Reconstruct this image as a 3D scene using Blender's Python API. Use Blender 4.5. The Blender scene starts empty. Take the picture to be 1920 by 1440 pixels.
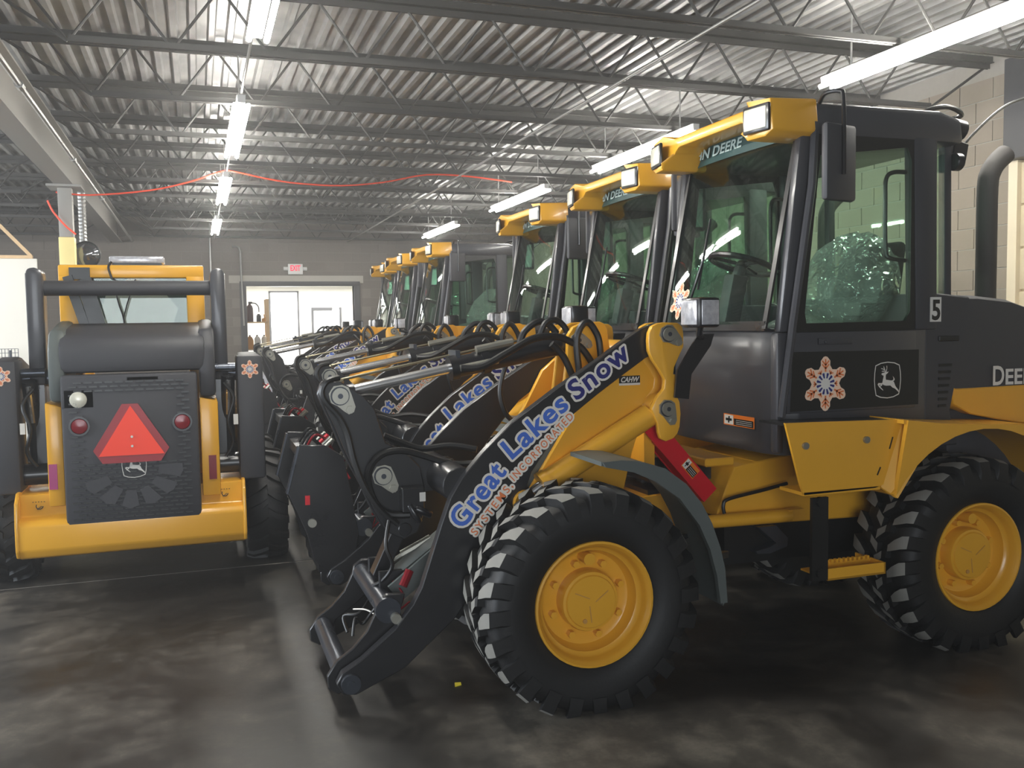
import bpy, bmesh, math, random
from mathutils import Vector, Matrix
random.seed(7)
C = bpy.context.scene.collection
SC = bpy.context.scene

# ---------------------------------------------------------------- camera, world, exposure
cam_d = bpy.data.cameras.new('camera')
cam = bpy.data.objects.new('camera', cam_d); C.objects.link(cam)
cam_d.sensor_fit = 'HORIZONTAL'; cam_d.sensor_width = 36.0
cam_d.lens = 1715.0 / 1920.0 * 36.0
cam_d.clip_end = 200
R = Matrix(((0.945477951, 0.035859942, -0.323705898), (-0.325299948, 0.055592715, -0.943975314), (-0.015855210, 0.997809358, 0.064226924)))
# columns: camera right, camera up, camera back
right = Vector((0.945477951, -0.325299948, -0.015855210)); up = Vector((0.035859942, 0.055592715, 0.997809358)); back = Vector((-0.323705898, -0.943975314, 0.064226924))
m = Matrix((right, up, back)).transposed().to_4x4(); m.translation = Vector((0, 0, 1.76))
cam.matrix_world = m
SC.camera = cam
w = bpy.data.worlds.new('world'); SC.world = w; w.use_nodes = True
w.node_tree.nodes['Background'].inputs[0].default_value = (0.75, 0.85, 1.0, 1)
w.node_tree.nodes['Background'].inputs[1].default_value = 0.5
vs_ = w.node_tree.nodes.new('ShaderNodeVolumeScatter'); vs_.inputs['Density'].default_value = 0.008; vs_.inputs['Anisotropy'].default_value = 0.5
w.node_tree.links.new(vs_.outputs[0], w.node_tree.nodes['World Output'].inputs['Volume'])   # thin haze added to imitate the glare veil around the lamps
SC.view_settings.view_transform = 'Standard'; SC.view_settings.look = 'None'
SC.view_settings.gamma = 1.0; SC.view_settings.use_curve_mapping = False
SC.view_settings.exposure = 0.0
SC.cycles.use_denoising = True; SC.cycles.use_adaptive_sampling = True; SC.cycles.adaptive_threshold = 0.03
SC.cycles.max_bounces = 8; SC.cycles.transparent_max_bounces = 24
SC.cycles.sample_clamp_indirect = 6.0
LAMP = 115.0          # radiance of the fluorescent tubes

def area_light(name, loc, rot, sx, sy, power, col):
    d = bpy.data.lights.new(name, 'AREA'); d.shape = 'RECTANGLE'; d.size = sx; d.size_y = sy
    d.energy = power; d.color = col
    o = bpy.data.objects.new(name, d); C.objects.link(o); o.location = loc; o.rotation_euler = rot
    return o
# daylight through the big side door opening (left wall), and in the office behind the back wall; two added fills, front and left bay
area_light('daylight_side_door', (-9.7, 5.0, 2.0), (0, -math.pi/2, 0), 3.4, 4.4, 1000, (0.82, 0.91, 1.0))
area_light('fill_front', (-1.5, -5.8, 2.0), (math.pi/2, 0, 0), 5.0, 3.4, 420, (0.88, 0.94, 1.0))  # added fill from behind the camera, brightens the near sides
area_light('fill_left_bay', (-9.7, 11.5, 2.2), (0, -math.pi/2, 0), 3.6, 4.5, 700, (0.95, 0.97, 1.0))  # added fill to brighten the left bay; the wall has no opening here
area_light('office_daylight', (3.0, 24.6, 2.9), (0, 0, 0), 3.5, 4.0, 420, (1.0, 0.99, 0.96))

# ---------------------------------------------------------------- materials
def nmat(name):
    mt = bpy.data.materials.new(name); mt.use_nodes = True
    return mt, mt.node_tree, mt.node_tree.nodes['Principled BSDF']
def lin(c):
    return tuple(((x/255)/12.92 if x <= 10 else (((x/255)+0.055)/1.055)**2.4) for x in c) + (1,)
def paint(name, rgb, rough=0.4, metal=0.0, coat=0.0, var=0.12, scale=6.0, spec=0.5, bump=0.0):
    mt, nt, b = nmat(name)
    b.inputs['Metallic'].default_value = metal; b.inputs['Coat Weight'].default_value = coat
    b.inputs['Coat Roughness'].default_value = 0.12
    b.inputs['Specular IOR Level'].default_value = spec
    tc = nt.nodes.new('ShaderNodeTexCoord'); n = nt.nodes.new('ShaderNodeTexNoise')
    n.inputs['Scale'].default_value = scale; n.inputs['Detail'].default_value = 6
    nt.links.new(tc.outputs['Object'], n.inputs['Vector'])
    mx = nt.nodes.new('ShaderNodeMix'); mx.data_type = 'RGBA'
    c = lin(rgb)
    mx.inputs[6].default_value = tuple(x*(1-var) for x in c[:3])+(1,)
    mx.inputs[7].default_value = tuple(min(1, x*(1+var)) for x in c[:3])+(1,)
    nt.links.new(n.outputs['Fac'], mx.inputs[0]); nt.links.new(mx.outputs[2], b.inputs['Base Color'])
    mr = nt.nodes.new('ShaderNodeMapRange'); mr.inputs[3].default_value = max(0.02, rough-0.08); mr.inputs[4].default_value = min(1, rough+0.08)
    nt.links.new(n.outputs['Fac'], mr.inputs[0]); nt.links.new(mr.outputs[0], b.inputs['Roughness'])
    if bump:
        bp = nt.nodes.new('ShaderNodeBump'); bp.inputs['Strength'].default_value = bump; bp.inputs['Distance'].default_value = 0.01
        n2 = nt.nodes.new('ShaderNodeTexNoise'); n2.inputs['Scale'].default_value = scale*12; n2.inputs['Detail'].default_value = 4
        nt.links.new(tc.outputs['Object'], n2.inputs['Vector'])
        nt.links.new(n2.outputs['Fac'], bp.inputs['Height']); nt.links.new(bp.outputs[0], b.inputs['Normal'])
    return mt
def emit(name, rgb, s):
    mt, nt, b = nmat(name)
    b.inputs['Base Color'].default_value = (0.8, 0.8, 0.8, 1)
    b.inputs['Emission Color'].default_value = rgb + (1,); b.inputs['Emission Strength'].default_value = s
    return mt
def glass(name, tint, gloss=1.0):
    mt = bpy.data.materials.new(name); mt.use_nodes = True; nt = mt.node_tree; nt.nodes.clear()
    out = nt.nodes.new('ShaderNodeOutputMaterial'); mix = nt.nodes.new('ShaderNodeMixShader')
    tr = nt.nodes.new('ShaderNodeBsdfTransparent'); tr.inputs[0].default_value = tint + (1,)
    gl = nt.nodes.new('ShaderNodeBsdfGlossy'); gl.inputs['Roughness'].default_value = 0.02
    fr = nt.nodes.new('ShaderNodeLayerWeight'); fr.inputs[0].default_value = 0.5
    pw = nt.nodes.new('ShaderNodeMath'); pw.operation = 'POWER'; pw.inputs[1].default_value = 5.0; nt.links.new(fr.outputs['Facing'], pw.inputs[0])
    mu = nt.nodes.new('ShaderNodeMath'); mu.operation = 'MULTIPLY_ADD'; mu.inputs[1].default_value = 0.9*gloss; mu.inputs[2].default_value = 0.045*gloss; mu.use_clamp = True
    nt.links.new(pw.outputs[0], mu.inputs[0]); nt.links.new(mu.outputs[0], mix.inputs[0])
    nt.links.new(tr.outputs[0], mix.inputs[1]); nt.links.new(gl.outputs[0], mix.inputs[2]); nt.links.new(mix.outputs[0], out.inputs[0])
    return mt
M = {}
M['yellow'] = paint('yellow_paint', (224, 164, 44), 0.32, coat=0.3, var=0.06)
M['charcoal'] = paint('charcoal_panel', (62, 62, 66), 0.34, coat=0.25, var=0.08)
M['charcoal_matte'] = paint('charcoal_plastic', (58, 58, 62), 0.55, var=0.08)
M['black'] = paint('black_paint', (27, 27, 30), 0.3, coat=0.25, var=0.12)
M['boom'] = paint('boom_paint', (28, 28, 31), 0.36, coat=0.2, var=0.1)
M['rubber'] = paint('tyre_rubber', (15, 15, 16), 0.6, var=0.2, bump=0.1)
M['tread'] = paint('dusty_lit_tread_rubber', (124, 122, 116), 0.7, var=0.15, scale=14)  # dusty lug tops; the light they catch is put into this paler colour too
M['hose'] = paint('hose_rubber', (20, 20, 21), 0.42, var=0.15)
M['exhaust'] = paint('exhaust_coating', (52, 49, 47), 0.75, var=0.1)
M['fender'] = paint('grey_green_fender', (84, 90, 88), 0.5, var=0.08)
M['chrome'] = paint('chrome_rod', (235, 235, 235), 0.2, metal=0.9, var=0.03)
M['brass'] = paint('plated_rod', (200, 192, 165), 0.3, metal=1.0, var=0.06)
M['zinc'] = paint('zinc_steel', (165, 163, 152), 0.38, metal=0.8, var=0.1)
M['steel'] = paint('dark_steel', (80, 84, 92), 0.3, metal=0.7, var=0.12)
M['red'] = paint('red_paint', (200, 20, 36), 0.38, var=0.08)
M['white'] = paint('white_print', (215, 212, 205), 0.5, var=0.03)
M['pale'] = paint('decal_border', (226, 220, 210), 0.5, var=0.03)
M['blue'] = paint('blue_letters', (62, 104, 196), 0.45, var=0.03)
M['navy'] = paint('navy_letters', (34, 36, 112), 0.45, var=0.03)
M['orange'] = paint('orange_print', (222, 120, 66), 0.5, var=0.03)
M['dorange'] = paint('warning_orange', (226, 118, 30), 0.5, var=0.03)
M['cream'] = paint('cream_print', (240, 205, 178), 0.5, var=0.02)
M['greyglass_print'] = paint('frosted_print', (150, 168, 165), 0.6, var=0.03)
M['teal_print'] = paint('teal_band', (40, 70, 70), 0.4, var=0.03)
M['printblack'] = paint('print_black', (22, 24, 24), 0.35, var=0.05)
M['glass'] = glass('green_glass', (0.82, 0.92, 0.86), 1.0)
M['clear'] = glass('clear_plastic', (0.80, 0.86, 0.82), 2.6)
_nt = M['clear'].node_tree; _o = [n for n in _nt.nodes if n.type == 'OUTPUT_MATERIAL'][0]; _m = _o.inputs[0].links[0].from_node
_d = _nt.nodes.new('ShaderNodeBsdfDiffuse'); _d.inputs[0].default_value = (0.62, 0.68, 0.64, 1); _x = _nt.nodes.new('ShaderNodeMixShader'); _x.inputs[0].default_value = 0.2
_b = _nt.nodes.new('ShaderNodeBump'); _b.inputs['Strength'].default_value = 1.0; _b.inputs['Distance'].default_value = 0.06
_v = _nt.nodes.new('ShaderNodeTexVoronoi'); _v.inputs['Scale'].default_value = 9.0; _v.feature = 'DISTANCE_TO_EDGE'; _tc = _nt.nodes.new('ShaderNodeTexCoord')
_n = _nt.nodes.new('ShaderNodeTexNoise'); _n.inputs['Scale'].default_value = 4.0; _va = _nt.nodes.new('ShaderNodeVectorMath'); _va.operation = 'ADD'
_nt.links.new(_tc.outputs['Object'], _n.inputs['Vector']); _nt.links.new(_tc.outputs['Object'], _va.inputs[0]); _nt.links.new(_n.outputs['Color'], _va.inputs[1]); _nt.links.new(_va.outputs[0], _v.inputs['Vector'])
_nt.links.new(_v.outputs['Distance'], _b.inputs['Height'])
for _g in _nt.nodes:
    if _g.type in ('BSDF_GLOSSY', 'LAYER_WEIGHT'): _nt.links.new(_b.outputs[0], _g.inputs['Normal'])
    if _g.type == 'BSDF_GLOSSY': _g.inputs['Roughness'].default_value = 0.12
_nt.links.new(_m.outputs[0], _x.inputs[1]); _nt.links.new(_d.outputs[0], _x.inputs[2]); _nt.links.new(_x.outputs[0], _o.inputs[0])
M['lens'] = paint('lamp_lens', (190, 190, 195), 0.2, metal=0.35, var=0.45, scale=45)
M['lenswarm'] = paint('work_lamp_lens', (225, 222, 205), 0.3, metal=0.3, var=0.2, scale=40)
M['redlens'] = paint('red_lens', (120, 20, 30), 0.2, var=0.1)
M['magenta'] = paint('red_reflector', (165, 50, 110), 0.3, var=0.05)
M['seat'] = paint('seat_fabric', (40, 42, 44), 0.8, var=0.15)
M['smv'] = paint('fluorescent_orange', (255, 70, 45), 0.5, var=0.03)
M['smvred'] = paint('triangle_border_red', (150, 28, 36), 0.4, var=0.05)
M['cord'] = paint('orange_cord_rubber', (225, 70, 40), 0.5, var=0.05)
M['joist'] = paint('grey_joist_paint', (70, 69, 67), 0.55, var=0.15, scale=3)
M['beam'] = paint('beam_paint', (150, 148, 143), 0.55, var=0.08, scale=3)
M['column_yellow'] = paint('column_yellow', (235, 218, 150), 0.5, var=0.06)
M['fixture'] = paint('fixture_white', (225, 225, 222), 0.4, var=0.02)
M['tube'] = emit('fluorescent_tube', (1.0, 0.97, 0.90), LAMP)
M['conduit'] = paint('galvanised_conduit', (165, 165, 163), 0.35, metal=0.7, var=0.08)
M['mortar'] = paint('mortar', (158, 153, 145), 0.85, var=0.08, scale=20)
M['mortar_grey'] = paint('grey_mortar', (132, 126, 120), 0.85, var=0.05, scale=20)
M['trim'] = paint('door_trim_paint', (74, 74, 76), 0.5, var=0.06)
M['lintel'] = paint('lintel_concrete', (176, 172, 164), 0.8, var=0.08)
M['wallwhite'] = paint('white_wall_paint', (232, 230, 222), 0.7, var=0.02)
M['beige'] = paint('beige_door', (228, 214, 186), 0.6, var=0.04)
M['wood'] = paint('pine_wood', (205, 175, 135), 0.6, var=0.12, scale=9)
M['exitred'] = emit('exit_letters', (1.0, 0.06, 0.14), 0.7)
M['exitred'].node_tree.nodes['Principled BSDF'].inputs['Base Color'].default_value = (0.7, 0.02, 0.06, 1)
M['glow'] = emit('daylit_pane', (1.0, 1.0, 0.98), 3.0)
M['jug'] = paint('tan_jug', (190, 140, 70), 0.5, var=0.05)
M['jugwhite'] = paint('pale_jug', (190, 190, 188), 0.5, var=0.05)
M['extred'] = paint('extinguisher_dark', (60, 30, 32), 0.4, var=0.1)
M['bucket'] = paint('red_plastic', (205, 30, 50), 0.45, var=0.04)
M['cloth'] = paint('white_table', (215, 215, 222), 0.6, var=0.03)
M['dial'] = paint('mirror_dome', (120, 122, 126), 0.05, metal=0.9, var=0.02)
M['yellowbit'] = paint('yellow_scrap', (240, 220, 60), 0.6, var=0.02)

def block_mat(name, rgb):
    mt, nt, b = nmat(name)
    b.inputs['Roughness'].default_value = 0.85
    oi = nt.nodes.new('ShaderNodeObjectInfo'); tc = nt.nodes.new('ShaderNodeTexCoord'); n = nt.nodes.new('ShaderNodeTexNoise')
    n.inputs['Scale'].default_value = 30; n.inputs['Detail'].default_value = 8
    nt.links.new(tc.outputs['Object'], n.inputs['Vector'])
    ad = nt.nodes.new('ShaderNodeMath'); ad.operation = 'ADD'; nt.links.new(oi.outputs['Random'], ad.inputs[0]); nt.links.new(n.outputs['Fac'], ad.inputs[1])
    mr = nt.nodes.new('ShaderNodeMapRange'); mr.inputs[2].default_value = 2.0; mr.inputs[3].default_value = 0.92; mr.inputs[4].default_value = 1.07
    nt.links.new(ad.outputs[0], mr.inputs[0])
    mx = nt.nodes.new('ShaderNodeVectorMath'); mx.operation = 'SCALE'; mx.inputs[0].default_value = lin(rgb)[:3]
    nt.links.new(mr.outputs[0], mx.inputs['Scale']); nt.links.new(mx.outputs[0], b.inputs['Base Color'])
    bp = nt.nodes.new('ShaderNodeBump'); bp.inputs['Strength'].default_value = 0.3; bp.inputs['Distance'].default_value = 0.005
    nt.links.new(n.outputs['Fac'], bp.inputs['Height']); nt.links.new(bp.outputs[0], b.inputs['Normal'])
    return mt
M['block_tan'] = block_mat('tan_block', (146, 136, 122))
M['block_grey'] = block_mat('grey_block', (122, 116, 110))

def floor_mat():
    mt, nt, b = nmat('stained_concrete')
    tc = nt.nodes.new('ShaderNodeTexCoord')
    def noise(scale, detail, rough, vec=None, dist=0.0):
        n = nt.nodes.new('ShaderNodeTexNoise'); n.inputs['Scale'].default_value = scale; n.inputs['Detail'].default_value = detail
        n.inputs['Roughness'].default_value = rough; n.inputs['Distortion'].default_value = dist
        nt.links.new(vec or tc.outputs['Object'], n.inputs['Vector']); return n
    a = noise(0.9, 8, 0.62, dist=0.6); c = noise(6.0, 10, 0.7); d = noise(60, 4, 0.6)
    mp = nt.nodes.new('ShaderNodeMapping'); mp.inputs['Scale'].default_value = (2.2, 0.22, 1); nt.links.new(tc.outputs['Object'], mp.inputs['Vector'])
    s = noise(1.0, 6, 0.6, mp.outputs[0])
    def math_(op, x, y):
        n = nt.nodes.new('ShaderNodeMath'); n.operation = op
        for i, q in enumerate((x, y)):
            if isinstance(q, (int, float)): n.inputs[i].default_value = q
            else: nt.links.new(q, n.inputs[i])
        return n.outputs[0]
    t = math_('ADD', math_('MULTIPLY', a.outputs['Fac'], 0.5), math_('ADD', math_('MULTIPLY', c.outputs['Fac'], 0.25), math_('ADD', math_('MULTIPLY', s.outputs['Fac'], 0.2), math_('MULTIPLY', d.outputs['Fac'], 0.05))))
    cr = nt.nodes.new('ShaderNodeValToRGB'); e = cr.color_ramp.elements
    e[0].position = 0.38; e[0].color = (0.010, 0.009, 0.0085, 1); e[1].position = 0.66; e[1].color = (0.19, 0.17, 0.135, 1)
    m1 = cr.color_ramp.elements.new(0.49); m1.color = (0.028, 0.0255, 0.022, 1); m2 = cr.color_ramp.elements.new(0.55); m2.color = (0.066, 0.059, 0.049, 1)
    nt.links.new(t, cr.inputs[0]); nt.links.new(cr.outputs[0], b.inputs['Base Color'])
    mr = nt.nodes.new('ShaderNodeMapRange'); mr.inputs[1].default_value = 0.4; mr.inputs[2].default_value = 0.65; mr.inputs[3].default_value = 0.34; mr.inputs[4].default_value = 0.7
    nt.links.new(t, mr.inputs[0]); nt.links.new(mr.outputs[0], b.inputs['Roughness'])
    bp = nt.nodes.new('ShaderNodeBump'); bp.inputs['Strength'].default_value = 0.25; bp.inputs['Distance'].default_value = 0.004
    nt.links.new(c.outputs['Fac'], bp.inputs['Height']); nt.links.new(bp.outputs[0], b.inputs['Normal'])
    return mt
M['floor'] = floor_mat()
def deck_mat():
    mt, nt, b = nmat('galvanised_deck')
    b.inputs['Metallic'].default_value = 0.35
    tc = nt.nodes.new('ShaderNodeTexCoord'); n = nt.nodes.new('ShaderNodeTexNoise'); n.inputs['Scale'].default_value = 2.0; n.inputs['Detail'].default_value = 8
    nt.links.new(tc.outputs['Object'], n.inputs['Vector'])
    cr = nt.nodes.new('ShaderNodeValToRGB'); cr.color_ramp.elements[0].position = 0.3; cr.color_ramp.elements[0].color = (0.22, 0.22, 0.22, 1)
    cr.color_ramp.elements[1].position = 0.75; cr.color_ramp.elements[1].color = (0.45, 0.45, 0.44, 1)
    nt.links.new(n.outputs['Fac'], cr.inputs[0]); nt.links.new(cr.outputs[0], b.inputs['Base Color'])
    b.inputs['Roughness'].default_value = 0.42
    return mt
M['deck'] = deck_mat()

# ---------------------------------------------------------------- mesh helpers
class MB:
    def __init__(s): s.v = []; s.f = []; s.m = []; s.mi = 0
    def add(s, vs, fs):
        o = len(s.v); s.v += [tuple(p) for p in vs]
        for f in fs: s.f.append([o+i for i in f]); s.m.append(s.mi)
        return s
    def box(s, x0, y0, z0, x1, y1, z1):
        return s.add([(x0,y0,z0),(x1,y0,z0),(x1,y1,z0),(x0,y1,z0),(x0,y0,z1),(x1,y0,z1),(x1,y1,z1),(x0,y1,z1)],
                     [(3,2,1,0),(4,5,6,7),(0,1,5,4),(1,2,6,5),(2,3,7,6),(3,0,4,7)])
    def hexa(s, a, b):   # two quads
        return s.add(list(a)+list(b), [(3,2,1,0),(4,5,6,7),(0,1,5,4),(1,2,6,5),(2,3,7,6),(3,0,4,7)])
    def bar(s, p, q, wd, h, upv=(0,0,1)):
        p = Vector(p); q = Vector(q); d = (q-p).normalized(); u = Vector(upv)
        sx = d.cross(u)
        if sx.length < 1e-4: sx = d.cross(Vector((1,0,0)))
        sx.normalize(); u = sx.cross(d); a = sx*wd/2; b = u*h/2
        return s.hexa([p-a-b, p+a-b, p+a+b, p-a+b], [q-a-b, q+a-b, q+a+b, q-a+b])
    def prism(s, poly, ax, a, b):
        def P(t, d):
            return (t[0], d, t[1]) if ax == 'y' else (d, t[0], t[1]) if ax == 'x' else (t[0], t[1], d)
        n = len(poly)
        return s.add([P(t, a) for t in poly]+[P(t, b) for t in poly],
                     [tuple(range(n)), tuple(range(2*n-1, n-1, -1))]+[(i, n+i, n+(i+1) % n, (i+1) % n) for i in range(n)])
    def flat(s, pts): return s.add(pts, [tuple(range(len(pts)))])
    def tube(s, path, r, n=8, caps=True):
        P = [Vector(p) for p in path]; k = len(P); rs = r if isinstance(r, (list, tuple)) else [r]*k
        vs = []; prev = None
        for i, p in enumerate(P):
            t = (P[min(i+1, k-1)]-P[max(i-1, 0)]).normalized()
            if prev is None:
                x = t.cross(Vector((0,0,1)))
                if x.length < 1e-3: x = t.cross(Vector((1,0,0)))
            else: x = prev-t*prev.dot(t)
            x.normalize(); prev = x; y = t.cross(x)
            vs += [p+(x*math.cos(2*math.pi*j/n)+y*math.sin(2*math.pi*j/n))*rs[i] for j in range(n)]
        fs = [(i*n+j, i*n+(j+1) % n, (i+1)*n+(j+1) % n, (i+1)*n+j) for i in range(k-1) for j in range(n)]
        if caps: fs += [tuple(range(n-1, -1, -1)), tuple(range((k-1)*n, k*n))]
        return s.add(vs, fs)
    def cyl(s, p, q, r, n=16, r2=None): return s.tube([p, q], [r, r if r2 is None else r2], n)
    def lathe(s, prof, o, ax='y', n=32):   # prof (r, h)
        vs = []; o = Vector(o)
        for r, h in prof:
            for j in range(n):
                a = 2*math.pi*j/n; c, d = r*math.cos(a), r*math.sin(a)
                vs.append(o+Vector((c, h, d) if ax == 'y' else (h, c, d) if ax == 'x' else (c, d, h)))
        k = len(prof)
        return s.add(vs, [(i*n+j, i*n+(j+1) % n, (i+1)*n+(j+1) % n, (i+1)*n+j) for i in range(k-1) for j in range(n)])
    def ball(s, c, rx, ry, rz, n=16, h=10, fn=None):
        vs = []; c = Vector(c)
        for i in range(h+1):
            t = math.pi*i/h
            for j in range(n):
                a = 2*math.pi*j/n; k = fn() if fn else 1
                vs.append(c+Vector((rx*math.sin(t)*math.cos(a)*k, ry*math.sin(t)*math.sin(a)*k, rz*math.cos(t)*k)))
        return s.add(vs, [(i*n+j, i*n+(j+1) % n, (i+1)*n+(j+1) % n, (i+1)*n+j) for i in range(h) for j in range(n)])
    def mirror(s):       # the same shapes mirrored in y
        o = MB(); o.v = [(x, -y, z) for x, y, z in s.v]; o.f = [f[::-1] for f in s.f]; o.m = s.m[:]; return o
    def mesh(s, name, mats, bevel=0.0, smooth=35, seg=2, recalc=True):
        me = bpy.data.meshes.new(name); me.from_pydata(s.v, [], s.f)
        if not isinstance(mats, (list, tuple)): mats = [mats]
        for x in mats: me.materials.append(M[x] if isinstance(x, str) else x)
        bm = bmesh.new(); bm.from_mesh(me)
        for f, k in zip(bm.faces, s.m): f.material_index = k
        if bevel:
            bmesh.ops.remove_doubles(bm, verts=bm.verts, dist=1e-5)
        if recalc: bmesh.ops.recalc_face_normals(bm, faces=bm.faces)
        if bevel:
            es = [e for e in bm.edges if len(e.link_faces) == 2 and e.calc_face_angle(0) > 0.45]
            bmesh.ops.bevel(bm, geom=es, offset=bevel, offset_type='OFFSET', segments=seg, profile=0.5, affect='EDGES', clamp_overlap=True)
        for f in bm.faces: f.smooth = True
        for e in bm.edges:
            if len(e.link_faces) == 2: e.smooth = e.calc_face_angle(0) < math.radians(smooth)
        bm.to_mesh(me); bm.free()
        return me
    def build(s, name, mats, parent=None, **k):
        return link(name, s.mesh(name, mats, **k), parent)
def link(name, me, parent=None, mat=None):
    o = bpy.data.objects.new(name, me); C.objects.link(o)
    if parent is not None: o.parent = parent
    if mat is not None: o.matrix_local = mat
    return o
def thing(name, label, cat, loc=(0,0,0), group=None, rz=0):
    o = bpy.data.objects.new(name, None); C.objects.link(o); o.location = loc; o.rotation_euler = (0,0,rz); o.empty_display_size = 0.1
    return tag(o, label, cat, group)
def tag(o, label, cat, group=None):
    o['label'] = label; o['category'] = cat
    if group: o['group'] = group
    return o
def struct(o):
    o['kind'] = 'structure'; return o
def copy_tree(o, parent=None):
    c = o.copy(); C.objects.link(c)
    if parent is not None: c.parent = parent
    for ch in list(o.children): copy_tree(ch, c)
    return c
def smooth_path(P, n=4):
    P = [Vector(p) for p in P]; out = []
    for i in range(len(P)-1):
        a = P[max(i-1,0)]; b = P[i]; c = P[i+1]; d = P[min(i+2, len(P)-1)]
        for k in range(n):
            t = k/n
            out.append(0.5*((2*b)+(c-a)*t+(2*a-5*b+4*c-d)*t*t+(3*b-a-3*c+d)*t**3))
    out.append(P[-1]); return out
def arc(cx, cy, r, a0, a1, n):
    return [(cx+r*math.cos(math.radians(a0+(a1-a0)*i/n)), cy+r*math.sin(math.radians(a0+(a1-a0)*i/n))) for i in range(n+1)]
def frame_mat(o, x, y):
    x = Vector(x).normalized(); y = Vector(y).normalized(); z = x.cross(y)
    mt = Matrix((x, y, z)).transposed().to_4x4(); mt.translation = Vector(o); return mt
NEAR = ((1,0,0), (0,0,1))       # decals on a face looking at -y

def text_shape(body, size, width=None, offset=0.0, spacing=1.0):
    cu = bpy.data.curves.new('lettering', 'FONT'); cu.body = body; cu.size = size; cu.offset = offset; cu.space_character = spacing
    cu.resolution_u = 4
    o = bpy.data.objects.new('lettering', cu); C.objects.link(o)
    me = bpy.data.meshes.new_from_object(o); bpy.data.objects.remove(o); bpy.data.curves.remove(cu)
    vs = [v.co.copy() for v in me.vertices]; fs = [tuple(p.vertices) for p in me.polygons]
    bpy.data.meshes.remove(me)
    return vs, fs
def text_obj(name, body, size, width, mats, parent, mat, bold=0.0, border=0.0, spacing=1.0, shear=0.0):
    """flat lettering; mats = (letters, border)"""
    vs, fs = text_shape(body, size, offset=bold, spacing=spacing)
    x0 = min(v.x for v in vs); x1 = max(v.x for v in vs); k = width/(x1-x0)
    mb = MB(); 
    mb.add([((v.x-x0)*k+shear*v.y, v.y, 0.0015) for v in vs], fs)
    if border:
        mb.mi = 1
        for j in range(14):
            a = 2*math.pi*j/14
            mb.add([((v.x-x0)*k+shear*v.y+border*math.cos(a), v.y+border*math.sin(a), 0.00002*j) for v in vs], fs)
    me = mb.mesh(name, list(mats), recalc=False)
    return link(name, me, parent, mat)

# ---------------------------------------------------------------- the setting
BACK = 21.0; RIGHT = 7.3; LEFT = -10.0; FRONT = -6.0; DECK = 4.25
mb = MB().box(LEFT, FRONT, -0.2, RIGHT+0.2, 6.985, 0); mb.box(LEFT, 7.005, -0.2, RIGHT+0.2, 28, 0)
fl = struct(mb.build('floor', 'floor'))
mb = MB().box(LEFT, 6.985, -0.2, RIGHT, 7.005, -0.002); mb.build('floor_joint_filler', 'mortar', fl)
# corrugated steel deck
mb = MB(); prof = []; x = LEFT
while x < RIGHT+0.2:
    prof += [(x, DECK), (x+0.045, DECK), (x+0.06, DECK+0.042), (x+0.137, DECK+0.042)]; x += 0.152
n = len(prof)
mb.add([(a, FRONT, b) for a, b in prof]+[(a, BACK+0.2, b) for a, b in prof], [(i, i+1, n+i+1, n+i) for i in range(n-1)])
mb.box(LEFT, FRONT, DECK+0.08, RIGHT+0.2, BACK+0.2, DECK+0.2)
struct(mb.build('ceiling', 'deck', smooth=20))

BW, BH, BG = 0.406, 0.203, 0.011
def wall_blocks(root, mat, axis, plane, sgn, a0, a1, z1, skip, near):
    """axis 'x': wall plane x=plane, blocks run along y; sgn: direction the faces look"""
    proto = None; rest = MB(); cands = []
    nr = int(z1/BH)
    for r in range(nr):
        a = a0-(BW/2 if r % 2 else 0)
        while a < a1-0.02:
            s, e = max(a, a0), min(a+BW, a1)
            zc = r*BH+BH/2
            if e-s > 0.05 and not skip((s+e)/2, zc, s, e): cands.append((near((s+e)/2, zc), s, e, r))
            a += BW
    cands.sort()
    cache = {}
    for k, (d, s, e, r) in enumerate(cands):
        L = (e-s-BG)/2; H = (BH-BG)/2; T = 0.008+0.002*((r*7+k*13) % 3)/2
        zc = r*BH+BH/2; ac = (s+e)/2
        if k < 300:
            key = round(L, 3)
            if key not in cache:
                q = MB()
                if axis == 'x': q.box(min(0, sgn*T), -L, -H, max(0, sgn*T), L, H)
                else: q.box(-L, min(0, sgn*T), -H, L, max(0, sgn*T), H)
                cache[key] = q.mesh('concrete_block', mat, smooth=20)
            o = link('concrete_block', cache[key], root)
            o.location = (plane, ac, zc) if axis == 'x' else (ac, plane, zc)
        else:
            if axis == 'x': rest.box(min(plane, plane+sgn*T), ac-L, zc-H, max(plane, plane+sgn*T), ac+L, zc+H)
            else: rest.box(ac-L, min(plane, plane+sgn*T), zc-H, ac+L, max(plane, plane+sgn*T), zc+H)
    if rest.v:
        o = rest.build('blockwork', mat, root, smooth=20); o['kind'] = 'stuff'
wr = struct(MB().box(RIGHT, 6.72, 0, RIGHT+0.2, BACK, DECK).build('wall_right', 'mortar'))
wall_blocks(wr, 'block_tan', 'x', RIGHT, -1, 6.72, BACK, DECK, lambda a, z, s, e: False, lambda a, z: a+abs(z-2.4)*0.8)
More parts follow.
